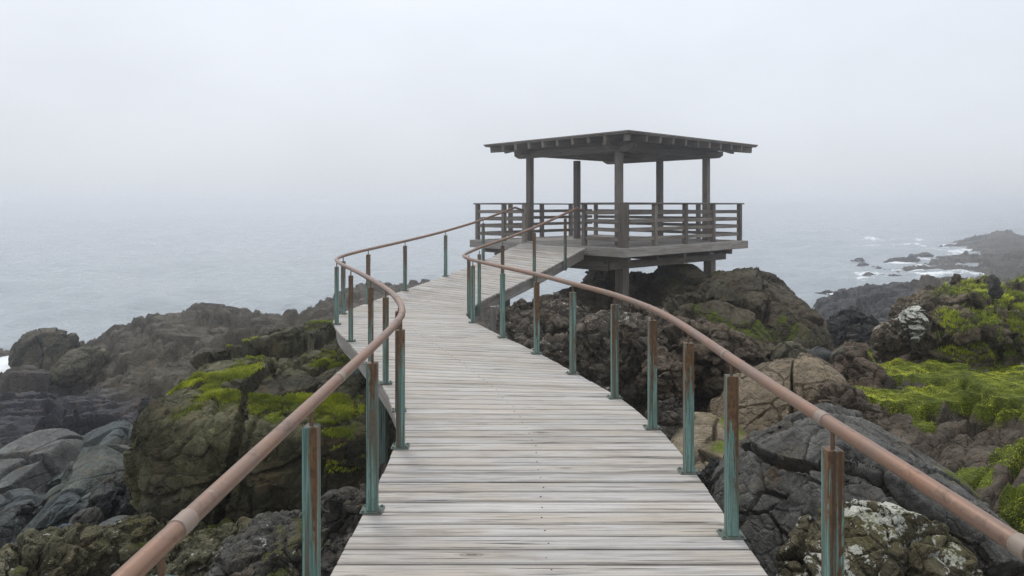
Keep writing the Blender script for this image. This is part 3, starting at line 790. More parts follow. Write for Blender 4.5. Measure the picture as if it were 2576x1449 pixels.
# ------------------------------------------------------------------ separate rocks
_ico = {}
def ico(l):
    if l not in _ico:
        b = bmesh.new(); bmesh.ops.create_icosphere(b, subdivisions=l, radius=1.)
        V = np.array([v.co[:] for v in b.verts], np.float32); F = np.array([[v.index for v in f.verts] for f in b.faces], np.int32); b.free(); _ico[l] = (V/np.linalg.norm(V, axis=1)[:, None], F)
    return _ico[l]
def blob(px0, px1, py0, py1, d, th, seed, level, sink=.25, npl=13, sharp=9., lo=.62, planes=(), rot=None, skew=(0, 0)):
    """one faceted boulder body from its box in the photo, its distance d and its thickness th (metres along the view)"""
    rs = np.random.RandomState(seed)
    D, F = ico(level)
    nv = rs.normal(size=(npl, 3)); nv /= np.linalg.norm(nv, axis=1)[:, None]
    ds = rs.uniform(lo, 1., npl)
    if len(planes):
        pn = np.array([p[:3] for p in planes], float); pn /= np.linalg.norm(pn, axis=1)[:, None]
        nv = np.concatenate([nv, pn]); ds = np.concatenate([ds, [p[3] for p in planes]])
    t = np.maximum(D @ nv.T.astype(np.float32), 0)/ds
    r = 1/np.power((t**sharp).sum(1)+1., 1/sharp)
    V = D*r[:, None]
    if rot: V = V @ rotm(*rot).T
    if skew != (0, 0): V[:, 2] += skew[0]*V[:, 0]+skew[1]*V[:, 1]
    V = (V-V.min(0))/(V.max(0)-V.min(0))*2-1
    c = (P(px0, py0, d)+P(px1, py1, d))/2
    w = (px1-px0)*d/FPX/2; h = (py1-py0)*d/FPX/2
    S_ = np.array([w, th/2, h*(1+sink)])
    c = c-np.array([0, 0, h*sink])
    return V*S_+c, F
STY = {  # (cell, offset, tilt, crack depth, crack width, anisotropy) coarse to fine, fbm amount
    'crag':   ([(1.0, .13, .26, .28, .13, (1, 1, .8)), (.40, .14, .32, .34, .17, (1.2, 1, .8)), (.16, .10, .26, .28, .20, (1, 1, 1))], .012),
    'knobby': ([(.80, .11, .20, .24, .12, (1, 1, 1)), (.29, .10, .24, .27, .16, (1.1, 1, .9)), (.11, .07, .18, .18, .2, (1, 1, 1))], .010),
    'smooth': ([(1.4, .03, .07, .16, .04, (1.8, 1.2, .7)), (.45, .008, .04, .07, .035, (1.6, 1, .6))], .006),
    'dome':   ([(.95, .02, .06, .15, .04, (1.3, 1, .9)), (.36, .015, .06, .09, .06, (1.3, .9, 1))], .008),
    'crust':  ([(.42, .09, .22, .34, .11, (1, 1, 1)), (.13, .07, .20, .22, .18, (1, 1, 1))], .010),
    'angular': ([(1.5, .05, .10, .16, .035, (1, 1, 1.3)), (.46, .025, .08, .15, .06, (1.2, .9, 1)), (.12, .03, .10, .10, .15, (1, 1, 1))], .009),
    'face':   ([(2.1, .05, .11, .17, .040, (.9, 1, 1.1)), (.72, .045, .12, .17, .075, (1, 1, 1)), (.21, .06, .16, .15, .15, (1, 1, 1))], .010),
    'far':    ([(1.8, .08, .2, .14, .10, (1.6, 1, .6)), (.6, .09, .22, .2, .14, (1.5, 1, .6))], .05),
}
def rock(name, label, blobs, style, toneA, toneB, seed, moss=None, lichen=.22, wet=.85, voxel=None, cat='boulder', group=None, gain=1.0, mat=None, bed=(0, 0, 0)):
    """blobs: list of (V, F); several bodies are fused by a voxel remesh, then fractured and weathered"""
    if len(blobs) > 1 or voxel:
        V = np.concatenate([b[0] for b in blobs]); F = []; k = 0
        for b in blobs: F.append(b[1]+k); k += len(b[0])
        tmp = mesh_np('tmp', V, np.concatenate(F), None)
        md = tmp.modifiers.new('r', 'REMESH'); md.mode = 'VOXEL'; md.voxel_size = voxel
        dg = bpy.context.evaluated_depsgraph_get(); dg.update(); ev = tmp.evaluated_get(dg); me = ev.to_mesh()
        n = len(me.vertices); V = np.empty(n*3, np.float32); me.vertices.foreach_get('co', V); V = V.reshape(-1, 3)
        F = np.empty(len(me.polygons)*4, np.int32); me.loops.foreach_get('vertex_index', F); F = F.reshape(-1, 4)
        ev.to_mesh_clear(); dm = tmp.data; bpy.data.objects.remove(tmp); bpy.data.meshes.remove(dm)
    else: V, F = blobs[0]
    V = V.astype(np.float32)
    base = np.array([(V[:, 0].min()+V[:, 0].max())/2, (V[:, 1].min()+V[:, 1].max())/2, V[:, 2].min()])
    o = mesh_np(name, V, F, mat or (ROCKSMOOTH if style in ('smooth', 'dome', 'angular') else ROCK), base)
    lay, fa = STY[style]
    rt = rotm(*[R(v) for v in bed])
    h_id = None
    big = fbm(V*.9+seed, 3, seed)*.10*gain
    N = normals(o); Vd = V+N*big[:, None]
    for k, (cell, oa, ti, de, wi, an) in enumerate(lay):
        cell *= 1 if gain >= .8 else max(.35, gain)
        dsp, hh = blocky(Vd, cell, seed*7+k, oa, ti, de, wi, an, rt)
        if k == min(1, len(lay)-1): h_id = hh
        Vd = Vd+N*dsp[:, None]
        o.data.vertices.foreach_set('co', (Vd-base).astype(np.float32).ravel()); o.data.update(); N = normals(o)
    Vd = Vd+N*(fbm(Vd*5, 4, seed+3)*fa)[:, None]
    o.data.vertices.foreach_set('co', (Vd-base).astype(np.float32).ravel()); o.data.update(); N = normals(o)
    hb = ((h_id >> np.uint32(4)) & np.uint32(255)).astype(np.float32)/255.
    tn = .76*mixc(toneA, toneB, sstep(-.35, .4, fbm(Vd*.8, 4, seed+9)))*(.86+.28*hb[:, None])
    vattr(o, 'tone', np.concatenate([tn, np.full((len(tn), 1), wet, np.float32)], 1).astype(np.float32))
    if moss:
        thr, nz, amt, reg = moss
        m = sstep(nz-.25, nz+.2, N[:, 2])*sstep(thr-.2, thr+.2, fbm(Vd*.85+3, 4, seed+21))*amt
        if reg is not None: m = m*reg(Vd)
    else: m = np.zeros(len(V))
    vattr(o, 'moss', m)
    L = lichen(Vd, N) if callable(lichen) else lichen+.10*fbm(Vd*1.1, 3, seed+31)
    vattr(o, 'lichen', L)
    tag(o, label, cat, group)
    return o, Vd, N, m
def pxy(V): return CX+V[:, 0]/V[:, 1]*FPX, YH+(EYE-V[:, 2])*FPX/V[:, 1]
OLIVE, DARK, BROWN, GREY, BLUE = (.105, .100, .062), (.058, .052, .044), (.125, .092, .062), (.088, .088, .086), (.092, .108, .106)

# --- left
big, bigV, bigN, bigM = rock('mossy_boulder', 'huge dark boulder with bright moss on its flat top beside the boardwalk',
    [blob(345, 1000, 930, 1320, 9.5, 3.2, 3, 6, .12, 9, 22, .8, [(0, -.22, 1, .55), (-.95, -.3, .12, .66), (.1, -1, -.03, .60), (-.55, -.85, .15, .66), (1, 0, 0, .7), (-.7, -.5, -.55, .70), (0, -.85, -.5, .80), (-.8, -.2, .75, .74)]),
     blob(440, 1000, 880, 1200, 11.0, 3.6, 5, 6, .5, 12, 12, .8, [(0, -.2, 1, .6), (-1, 0, .2, .7)]),
     blob(600, 980, 848, 1050, 12.6, 3.2, 8, 6, .9, 12, 9, .8, [(.05, 0, 1, .7)])],
    'face', (.062, .057, .034), (.125, .118, .062), 41, (.24, .50, 1.0, None), .26, .8, .0165, gain=1.0)
rock('block_rock', 'tall square topped rock block standing at the far left shore above the white surf', [blob(55, 180, 833, 960, 26, 1.9, 12, 7, .15, 10, 16, .85, [(0, 0, 1, .8), (-1, 0, .05, .85), (1, 0, .1, .85), (0, -1, .1, .8)])],
     'face', (.105, .092, .060), (.135, .12, .08), 55, None, .1, gain=1)
rock('slab_rock', 'pale olive sloping slab leaning against the square rock block', [blob(96, 262, 878, 982, 23.5, 2.4, 15, 7, .2, 10, 12, .7, [(-.5, -.6, .7, .6)], skew=(.35, 0))],
     'face', (.125, .115, .078), (.165, .15, .105), 57, None, .1)
rock('shore_rock', 'low dark rock at the far left edge of the shore behind the white surf', [blob(-120, 62, 874, 922, 28.5, 3, 18, 6, .3, 12, 10)], 'far', (.085, .07, .055), (.11, .09, .07), 59, None, .05)
SL = [
 ('large smooth blue grey slab with dark undercut edge, topmost in the slab pile', (125, 338, 1083, 1215, 12.2, 2.2), 20, [(-.25, -.45, 1, .55), (.2, -1, -.25, .7)], (.25, .1), 'smooth', (.098, .118, .116), (.125, .142, .136)),
 ('wide pale grey slab with deep cracks beside the undercut slab', (-40, 190, 1108, 1245, 11.6, 2.2), 21, [(-.1, -.45, 1, .6), (.1, -1, 0, .8)], (.12, .1), 'smooth', (.145, .15, .14), (.175, .178, .165)),
 ('flat grey green slab sloping below the undercut blue grey slab', (125, 352, 1143, 1270, 10.9, 1.8), 22, [(-.3, -.5, .9, .6)], (.4, .15), 'smooth', (.115, .128, .110), (.14, .15, .128)),
 ('dark rounded rock split by many cracks, wedged against the mossy boulder', (266, 443, 1157, 1325, 9.8, 1.6), 23, [], (0, 0), 'knobby', (.062, .066, .066), (.095, .10, .096)),
 ('low flat grey slab with shaded front edge below the cracked slab', (-60, 112, 1242, 1305, 10.2, 1.3), 24, [(-.1, -.3, 1, .6)], (.15, .1), 'smooth', (.10, .115, .115), (.125, .14, .135)),
 ('angular blue grey block with smooth tilted top in the middle of the slab pile', (70, 206, 1243, 1372, 9.0, 1.3), 25, [(-.5, -.4, .8, .6), (.8, -.6, .1, .7)], (.2, .1), 'smooth', (.092, .112, .116), (.12, .142, .14)),
 ('grey block with cracked face between the tilted blue block and dark rounded rock', (182, 318, 1240, 1330, 9.5, 1.3), 26, [(0, -.6, .8, .65)], (.1, .1), 'smooth', (.088, .102, .104), (.11, .125, .122)),
 ('long broken grey rock at the left frame border in front of the low flat slab', (-90, 78, 1285, 1400, 8.7, 1.4), 27, [(-.1, -.4, 1, .7)], (.1, .1), 'face', (.085, .095, .095), (.115, .125, .12)),
 ('small pointed blue grey wedge of rock at the foot of the tilted blue block', (92, 178, 1328, 1420, 8.0, .7), 28, [(-.5, -.6, .6, .6)], (.3, .1), 'smooth', (.085, .105, .112), (.115, .135, .14)),
 ('brownish cobble split in two in front of the cracked block', (182, 258, 1268, 1350, 8.9, .5), 29, [], (.2, 0), 'dome', (.115, .11, .095), (.14, .135, .12)),
 ('palest flat cobble in the row of cobbles behind the olive brown outcrop', (178, 246, 1335, 1372, 8.5, .4), 30, [], (0, 0), 'dome', (.17, .165, .15), (.2, .19, .17)),
 ('light grey layered cobble next to the dark rounded rock and the olive rock', (238, 334, 1322, 1376, 8.6, .6), 31, [], (0, .1), 'smooth', (.135, .145, .138), (.165, .172, .16)),
 ('dark slab lying in the shade between the dark rounded rock and the olive rock', (250, 400, 1290, 1352, 8.9, .9), 32, [], (.15, .1), 'smooth', (.062, .072, .076), (.08, .09, .094)),
 ('small dark stone below the front corner of the mossy boulder', (396, 440, 1290, 1330, 8.6, .35), 33, [], (0, 0), 'dome', (.06, .06, .055), (.08, .08, .07)),
]
for lb, b, sd, pls, sk, st, ta, tb in SL:
    g_ = .6 if (b[1]-b[0]) < 110 else .9
    rock('slab_rock' if 'slab' in lb else ('cobble' if 'cobble' in lb or 'stone' in lb else 'boulder'), lb, [blob(*b, sd, 7 if b[1]-b[0] > 110 else 6, .35, 6, 20, .72, list(pls)+[(.15, -1, -.28, .62), (-.9, -.5, -.1, .75)], None, sk)], st, tuple(v*.80 for v in ta), tuple(v*.82 for v in tb), sd+60, None, .16, .8, None, 'slab' if 'slab' in lb else ('stone' if 'cobble' in lb or 'stone' in lb else 'boulder'), gain=g_, bed=(0, -14, 30))
rock('barnacled_outcrop', 'olive brown knobbly outcrop under the seaward handrail at the bottom of the frame',
     [blob(-80, 330, 1345, 1600, 6.9, 1.8, 34, 6, .3, 12, 8), blob(190, 620, 1300, 1560, 7.4, 1.8, 35, 6, .3, 12, 8), blob(380, 660, 1330, 1600, 6.7, 1.6, 36, 6, .3)], 'knobby', (.10, .092, .052), (.165, .155, .095), 71, (.15, .5, .55, None), .40, .85, .0125, 'outcrop')
rock('barnacled_outcrop', 'grey outcrop with pale crust between the olive outcrop and the boardwalk edge', [blob(540, 800, 1290, 1580, 6.3, 1.5, 37, 6, .3, 12, 8), blob(640, 905, 1330, 1600, 5.6, 1.2, 38, 6, .3, 12, 8)],
     'knobby', (.092, .088, .076), (.15, .145, .125), 72, (.15, .5, .5, None), .38, .85, .0115, 'outcrop')
rock('ribbed_outcrop', 'dark ribbed rock face running along the near seaward edge of the boardwalk', [blob(720, 985, 1225, 1520, 6.2, 1.5, 39, 6, .3, 12, 9, .7, [(-.6, -.5, .6, .6)], None, (.5, 0)), blob(780, 960, 1330, 1620, 5.3, 1.2, 40, 6, .3)],
     'crag', (.075, .070, .060), (.11, .10, .086), 73, (.2, .5, .4, None), .25, .85, .0115, 'outcrop', bed=(0, 30, 40))
rock('cobble', 'small dark block on the ledge under the mossy boulder and next to the boardwalk edge', [blob(798, 868, 1238, 1290, 6.9, .4, 41, 6, .3)], 'dome', (.07, .068, .06), (.09, .085, .075), 74, None, .2, cat='stone', gain=.5)

# --- right
rdg, rdgV, rdgN, rdgM = rock('rock_ridge', 'big brown and mossy rock ridge rising under the pavilion, dome shaped towards the sea',
    [blob(1405, 1780, 662, 960, 19.8, 3.2, 43, 6, .5, 12, 9, .75), blob(1300, 1640, 684, 960, 18.2, 2.2, 49, 6, .3, 12, 8), blob(1570, 1840, 648, 960, 18.6, 4.2, 44, 6, .5, 12, 7, .75), blob(1690, 2058, 690, 930, 16.2, 4.0, 45, 6, .4, 10, 9, .8, [(1, -.15, .12, .72), (.15, -.5, 1, .74)]), blob(1625, 1800, 730, 980, 16.0, 3.2, 46, 6, .3),
     blob(1640, 1960, 760, 990, 14.2, 2.6, 47, 6, .3, 12, 9)],
    'face', (.105, .082, .054), (.155, .138, .088), 81, (.22, .50, .95, lambda V: sstep(1600, 1750, pxy(V)[0])), .22, .85, .026, 'rock ridge', gain=1.2)
rock('rubble_outcrop', 'dark brown knobbly rock mass beside the inland railing under the foot of the ramp',
     [blob(1212, 1560, 752, 1000, 13.0, 2.8, 50, 6, .3, 12, 8), blob(1400, 1700, 770, 1040, 11.4, 2.4, 51, 6, .3, 12, 8), blob(1330, 1560, 850, 1040, 10.6, 1.6, 56, 6, .3, 12, 8)],
     'knobby', (.080, .066, .050), (.145, .122, .092), 82, None, lambda V, N: .30+.14*fbm(V*1.6, 3, 4)+.1*sstep(.3, .9, N[:, 2]), .8, .0165, 'outcrop')
rock('rubble_outcrop', 'brown broken rock shoulder overhanging the black hollow between the railing posts',
     [blob(1560, 1905, 812, 985, 11.2, 2.2, 52, 6, .1, 12, 8), blob(1780, 1960, 880, 1000, 11.3, 1.6, 53, 6, .1), blob(1590, 1760, 880, 1000, 10.0, 1.3, 54, 6, .1)],
     'knobby', (.085, .066, .048), (.125, .098, .070), 83, None, .25, .85, .0155, 'outcrop')
rock('boulder', 'dark brown boulder at the boardwalk edge just before the black hollow', [blob(1622, 1742, 985, 1105, 8.7, .8, 55, 7, .3, 12, 9)], 'knobby', (.07, .062, .05), (.105, .092, .075), 84, None, .25)
rock('cap_rock', 'small flat topped rock with yellow green top perched on the ridge against the sea', [blob(1799, 1888, 674, 730, 17.0, .9, 57, 7, .2, 10, 12, .75, [(-.2, -.3, 1, .7)])], 'smooth', (.12, .115, .075), (.16, .15, .10), 85, (-.3, .6, .6, None), .3, gain=.9)
rock('dark_outcrop', 'blackish fractured rock standing right behind the dome end of the ridge', [blob(2040, 2225, 778, 925, 15.6, 2.6, 58, 7, .3, 12, 10, .7, [(.7, 0, .5, .7)])], 'knobby', (.046, .046, .048), (.070, .070, .068), 86, (.1, .6, .35, None), .2, .75, cat='outcrop', gain=1.1)
for lb, b, sd, ta in (('rounded olive boulder in the gap at the foot of the ridge', (1946, 2022, 862, 922, 13.0, .6), 60, (.12, .11, .075)),
                      ('small dark grey boulder between the olive boulder and the pale pointed boulder', (2036, 2104, 876, 912, 13.2, .5), 61, (.085, .088, .085)),
                      ('pale grey green pointed boulder in the gap between ridge and crag', (2094, 2172, 873, 936, 12.6, .6), 62, (.165, .165, .13)),
                      ('tiny grey stone wedged right beside the olive boulder', (2016, 2046, 880, 905, 13.4, .3), 63, (.10, .10, .09)),
                      ('grey boulder half hidden beside the mossy crag behind the pale pointed boulder', (2164, 2222, 872, 915, 14.2, .6), 64, (.105, .11, .105)),
                      ('flat reddish boulder lying below the pale pointed boulder', (2120, 2232, 918, 958, 11.6, .7), 65, (.125, .09, .065))):
    rock('boulder', lb, [blob(*b, sd, 6, .35, 10, 8)], 'dome', ta, tuple(v*1.25 for v in ta), sd+40, None, .15, gain=.7)
rock('dome_boulder', 'tan rounded boulder with fine cracks beside the black hollow', [blob(1786, 2115, 900, 1125, 9.3, 1.9, 66, 8, .2, 9, 9, .78, [(-.55, -.5, .7, .75), (.3, -.8, .5, .85)], None, (.12, 0))],
     'angular', (.165, .130, .085), (.205, .165, .112), 87, None, .12, gain=1)
rock('rubble_outcrop', 'reddish brown pile of fused knobs behind the tan rounded boulder', [blob(2020, 2215, 908, 1020, 9.9, 1.3, 67, 6, .4, 12, 8), blob(2130, 2260, 950, 1010, 9.9, 1.0, 68, 6, .4)], 'knobby', (.105, .074, .052), (.15, .112, .08), 88, None, .2, .85, .013, 'outcrop')
rock('rubble_outcrop', 'brown cracked rock hump between the tan boulder and the grass mat', [blob(2040, 2225, 982, 1095, 8.5, 1.2, 69, 7, .4, 12, 8)], 'knobby', (.11, .085, .062), (.145, .112, .082), 89, None, .2, cat='outcrop')
rock('ledge_rock', 'flat light tan ledge beside the boardwalk in front of the tan rounded boulder', [blob(1672, 1900, 1062, 1190, 8.2, 1.6, 70, 7, .5, 10, 10, .7, [(0, -.3, 1, .7)]), blob(1720, 1960, 1130, 1250, 7.5, 1.2, 71, 7, .5, 10, 10, .7, [(0, -.3, 1, .7)])],
     'dome', (.215, .170, .112), (.29, .24, .165), 90, (.25, .6, .6, None), .3, .85, .013, 'ledge', gain=.8)
crg, crgV, crgN, crgM = rock('mossy_crag', 'high craggy outcrop with a green mossy top at the far right edge of the frame',
    [blob(2222, 2470, 772, 955, 11.2, 2.2, 74, 6, .3, 12, 8), blob(2298, 2640, 700, 960, 12.6, 3.2, 75, 6, .3, 12, 10, .78, [(-.1, -.25, 1, .86), (-1, -.1, .1, .85)]), blob(2400, 2800, 770, 960, 11.2, 2.0, 76, 6, .3, 12, 10, .8), blob(2470, 2900, 686, 960, 13.6, 3.5, 77, 6, .3)],
    'crag', (.135, .106, .072), (.22, .18, .12), 91, (-.22, .42, 1.05, lambda V: sstep(2290, 2420, pxy(V)[0])), lambda V, N: .22+.1*fbm(V*1.2, 3, 5)+.22*sstep(.2, .8, N[:, 2])*(1-sstep(2330, 2400, pxy(V)[0]))*sstep(700, 760, pxy(V)[1]), .85, .0175, 'crag')
rock('boulder', 'dark upright stone stuck in the moss on top of the crag', [blob(2488, 2519, 692, 742, 11.4, .22, 78, 6, .2, 3, 22, .8, [(1, 0, .75, .45), (-1, -.1, .15, .5), (.3, -1, .2, .55), (0, -.6, 1, .8)])], 'smooth', (.06, .06, .055), (.085, .085, .075), 92, None, .2, cat='stone', gain=.6)
rock('boulder', 'dark cracked stone on the mossy slope of the crag below the upright stone', [blob(2385, 2448, 786, 840, 10.9, .6, 79, 6, .3)], 'knobby', (.06, .058, .052), (.10, .095, .082), 93, None, .36, cat='stone', gain=.7)
rock('boulder', 'white crusted knob on the seaward shoulder of the crag', [blob(2266, 2330, 775, 830, 10.7, .5, 80, 6, .3)], 'knobby', (.10, .09, .07), (.14, .125, .10), 94, None, lambda V, N: .45+.25*sstep(0, .7, N[:, 2]), cat='stone', gain=.7)
rock('boulder', 'pinkish grey stone lying in the middle of the grass mat', [blob(2275, 2330, 982, 1010, 8.9, .4, 82, 6, .4)], 'knobby', (.095, .078, .068), (.13, .11, .098), 95, None, .2, cat='stone', gain=.6)
rock('boulder', 'dark broken stone at the back of the grass mat under the crag', [blob(2378, 2500, 950, 992, 9.0, .7, 83, 7, .4)], 'knobby', (.075, .07, .062), (.10, .095, .086), 96, None, .22, cat='stone', gain=.7)
gb, gbV, gbN, gbM = rock('grey_boulder', 'big dark grey angular boulder under the inland handrail next to the boardwalk', [blob(1838, 2545, 1090, 1660, 5.3, 2.3, 84, 8, .1, 9, 11, .8, [(-.75, -.45, .45, .62), (.1, -.95, .28, .72), (.65, -.2, .75, .70), (.9, -.4, .2, .8)])],
     'angular', (.082, .080, .076), (.115, .112, .100), 97, (.35, .5, .6, lambda V: sstep(2250, 2400, pxy(V)[0])), lambda V, N: .18+.12*fbm(V*1.2, 3, 5)+.10*sstep(2150, 2400, pxy(V)[0])*sstep(.2, .8, N[:, 2]), .85, gain=1)
rock('lichen_boulder', 'lower boulder in front of the grey one, spotted with white lichen', [blob(1955, 2440, 1300, 1680, 4.25, 1.15, 85, 8, .1, 12, 9, .75)],
     'crust', (.085, .072, .042), (.13, .112, .068), 98, (.2, .5, .4, None), lambda V, N: .45+.30*fbm(V*2.2, 3, 15)+.05*sstep(-.2, .7, N[:, 2]), .85, gain=.8)
rock('boulder', 'dark block at the boardwalk edge beside the left foot of the grey boulder', [blob(1752, 1945, 1208, 1380, 6.0, .9, 86, 7, .3)], 'crag', (.055, .055, .052), (.08, .08, .075), 99, (.1, .6, .5, None), .2, gain=.7)
# --- rocks awash off the right-hand shore
SEA = [((2048, 2112, 731, 745), 'lone low black rock awash nearest to the dome end of the ridge'), ((2165, 2270, 690, 702), 'long rock spit in the surf running out from the middle shore'),
       ((2155, 2195, 663, 672), 'thin flat rock awash in the foam before the middle spit'), ((2190, 2225, 667, 676), 'small round rock in the foam between the two rock spits'), ((2228, 2310, 646, 661), 'dark hump at the seaward end of the far middle reef'),
       ((2140, 2175, 650, 657), 'tiny dark rock farthest out in the breaking waves'), ((2290, 2345, 636, 650), 'rounded rock hump on the far middle reef')]
for i, (b, lb) in enumerate(SEA):
    d = (EYE-.0)*FPX/(b[3]-YH)
    rock('sea_rock', lb, [blob(*b, d+.4, (b[1]-b[0])*d/FPX*.5, 120+i, 6, .6, 10, 7)], 'far', (.085, .075, .062), (.11, .095, .078), 130+i, None, .0, .7, None, 'sea rock', 'rocks awash in the surf', mat=ROCKFAR)

# ------------------------------------------------------------------ grass and moss tufts (uncountable): real blades
def blades(name, pos, nrm, hgt, wid, cols, label, seed):
    rs = np.random.RandomState(seed); n = len(pos)
    th = rs.uniform(0, 2*np.pi, n); sd = np.stack([np.cos(th), np.sin(th), np.zeros(n)], 1)
    lean = np.stack([rs.normal(0, .45, n)+.25, rs.normal(0, .45, n)-.15, np.zeros(n)], 1)
    h = hgt*rs.uniform(.5, 1.35, n); w = wid*rs.uniform(.7, 1.3, n)
    up = nrm*.5+np.array([0, 0, .6])
    mid = pos+(up*.6+lean*.35)*h[:, None]; tip = pos+(up*.85+lean*1.1)*h[:, None]
    V = np.stack([pos-sd*w[:, None]/2-up*.01, pos+sd*w[:, None]/2-up*.01, mid+sd*w[:, None]*.38, mid-sd*w[:, None]*.38, tip], 1).reshape(-1, 3)
    k = np.arange(n)[:, None]*5
    F = np.concatenate([k+np.array([[0, 1, 2]]), k+np.array([[0, 2, 3]]), k+np.array([[3, 2, 4]])])
    o = mesh_np(name, V, F, GRASS, smooth=False)
    vattr(o, 'tone', np.repeat(cols, 5, axis=0)); tag(o, label, kind='stuff'); return o
m, nt, b, out = new_mat('grass_blades'); GRASS = m; g = NT(nt)
cc = g.attr('tone', 'Color'); g.l(cc, b.inputs['Base Color']); b.inputs['Roughness'].default_value = .6; b.inputs['Specular IOR Level'].default_value = .25
tr = g.n('ShaderNodeBsdfTranslucent'); g.l(cc, tr.inputs[0]); mx = g.n('ShaderNodeMixShader'); mx.inputs[0].default_value = .3
g.l(b.outputs[0], mx.inputs[1]); g.l(tr.outputs[0], mx.inputs[2]); g.l(mx.outputs[0], out.inputs['Surface'])
def gcol(p, seed, dark=1.):
    t = sstep(-.4, .5, fbm(p*1.7, 4, seed)); rs = np.random.RandomState(seed); j = rs.uniform(.75, 1.3, len(p))
    c = mixc((.18, .225, .016), (.52, .56, .04), t)*j[:, None]*dark
    dry = rs.uniform(0, 1, len(p)) < .05; c[dry] = (.24, .22, .07); return c
# plateau mats
rs = np.random.RandomState(5)
Vg = np.stack([X, Y, Hf], 1)[use].astype(np.float32)
fa_ = FF; cen = Vg[fa_].mean(1); gmf = gmu[fa_].mean(1)
area = np.linalg.norm(np.cross(Vg[fa_[:, 1]]-Vg[fa_[:, 0]], Vg[fa_[:, 2]]-Vg[fa_[:, 0]]), axis=1)
pyc = YH+(EYE-cen[:, 2])*FPX/np.maximum(cen[:, 1], .5)
pr = area*np.clip(gmf-.3, 0, 1)*(cen[:, 1] > 1)*(1-.75*sstep(1050, 1100, pyc)); pr = pr/pr.sum()
ix = rs.choice(len(fa_), 120000, p=pr)
t1, t2 = rs.uniform(0, 1, (2, len(ix)))
q = Vg[fa_[ix]]; pos = (q[:, 0]*(1-t1)[:, None]+q[:, 1]*t1[:, None])*(1-t2)[:, None]+(q[:, 3]*(1-t1)[:, None]+q[:, 2]*t1[:, None])*t2[:, None]
blades('grass', pos, Nn[fa_[ix, 0]], .045, .008, gcol(pos, 201), 'bright green short grass mats on the rock plateau inland of the boardwalk', 9)
def tufts(V, N, M, n, h, w, seed, label, lim=.5, dark=.85):
    rs = np.random.RandomState(seed)
    mn = fbm(V*4.5, 4, seed)*.35+.5
    pw = np.clip(M-mn-(lim-.5), 0, 1)*(V[:, 1] > 1)*(N[:, 2] > .1); pw = pw/pw.sum()
    ix = rs.choice(len(V), n, p=pw); p = V[ix]+rs.normal(0, .012, (n, 3))*(1, 1, 0)
    blades('moss', p.astype(np.float32), N[ix], h, w, gcol(p, seed+2, dark), label, seed)
tufts(crgV, crgN, crgM, 70000, .05, .010, 301, 'moss and short grass covering the top of the high crag', .42, 1.05)
tufts(bigV, bigN, bigM, 60000, .030, .008, 302, 'low bright moss growing on the flat top of the huge boulder', .47, .85)

# ------------------------------------------------------------------ sea
a, r = polar(R(44), R(.13), 13., 1400., .0058)
a = np.concatenate([np.linspace(-R(180), -R(44.5), 90), a, np.linspace(R(44.5), R(180), 90)])
AA, R2 = np.meshgrid(a, r)
X2 = (R2*np.sin(AA)).ravel(); Y2 = (R2*np.cos(AA)).ravel(); rr2 = R2.ravel()
rs = np.random.RandomState(11)
z = np.zeros(len(X2)); dxx = np.zeros(len(X2)); dyy = np.zeros(len(X2))
jit = fbm(np.stack([X2*.02, Y2*.02, X2*0], 1), 3, 8)*2.0
for k in range(46):
    lam = .8*1.105**k*rs.uniform(.9, 1.1)
    if lam > 26: break
    th = R(rs.normal(-72, 24)); kx, ky = math.cos(th)*2*math.pi/lam, math.sin(th)*2*math.pi/lam
    am = .020*lam**.66*rs.uniform(.6, 1.2)
    fade = 1-sstep(lam*34, lam*95, rr2)
    ph = kx*X2+ky*Y2+rs.uniform(0, 6.28)+jit*min(1., 3/lam)
    gate = .65+.6*np.sin(kx*X2*.13-ky*Y2*.11+rs.uniform(0, 6))
    s_ = am*fade*np.clip(gate, .1, 1.2)
    z += s_*np.sin(ph); dxx += -s_*.7*np.cos(ph)*math.cos(th); dyy += -s_*.7*np.cos(ph)*math.sin(th)
hb_ = np.full(len(X2), -9.); sel = (rr2 < 140) & (np.abs(AA.ravel()) < 1.0); hb_[sel] = base_h(X2[sel], Y2[sel])
Ps = np.stack([X2, Y2, X2*0], 1)
px2 = CX+X2/np.maximum(Y2, .1)*FPX; py2 = YH+EYE*FPX/np.maximum(Y2, .1)
fn = fbm(Ps*np.array([.22, .55, 1]), 5, 301)
right = sstep(2000, 2100, px2)*(Y2 > 1)
shore = sstep(-1.3, -.1, hb_)*(.42+.6*fn)*np.where(Y2 > 40, right, 1.)
band = np.zeros(len(X2))
for (yc, wd, x0, x1, st) in ((604, 3.5, 2120, 2330, 1.), (619, 3., 2110, 2340, 1.), (632, 2.5, 2060, 2160, .75), (637, 2., 2290, 2345, .9), (672, 4, 2200, 2300, .7), (692, 5, 2130, 2320, .6), (707, 4, 2060, 2240, .45), (645, 3, 2180, 2240, .5)):
    wob = fbm(np.stack([px2*.02, py2*.01, px2*0+yc], 1), 3, 41)*4
    band = np.maximum(band, st*np.exp(-((py2-yc-wob)/wd)**2)*sstep(x0-15, x0+40, px2)*(1-sstep(x1-20, x1+30, px2))*(.8+.5*fbm(np.stack([px2*.05, py2*.2, px2*0], 1), 3, 43)))
surf = np.exp(-(((X2+19.3)/2.2)**2+((Y2-26.3)/3.0)**2))*1.5
foam = np.clip(np.maximum.reduce([shore, band*.68, surf*(.7+.5*fn)]), 0, 1.2)*(Y2 > 1)
z = z+foam*.10*(1+fn)
sea = mesh_np('sea', np.stack([X2+dxx, Y2+dyy, z], 1), grid_faces(len(r), len(a))[:, ::-1], None)
m, nt, b, out = new_mat('sea_water'); g = NT(nt); sea.data.materials.append(m)
co = g.n('ShaderNodeTexCoord').outputs['Object']
fo = g.attr('foam')
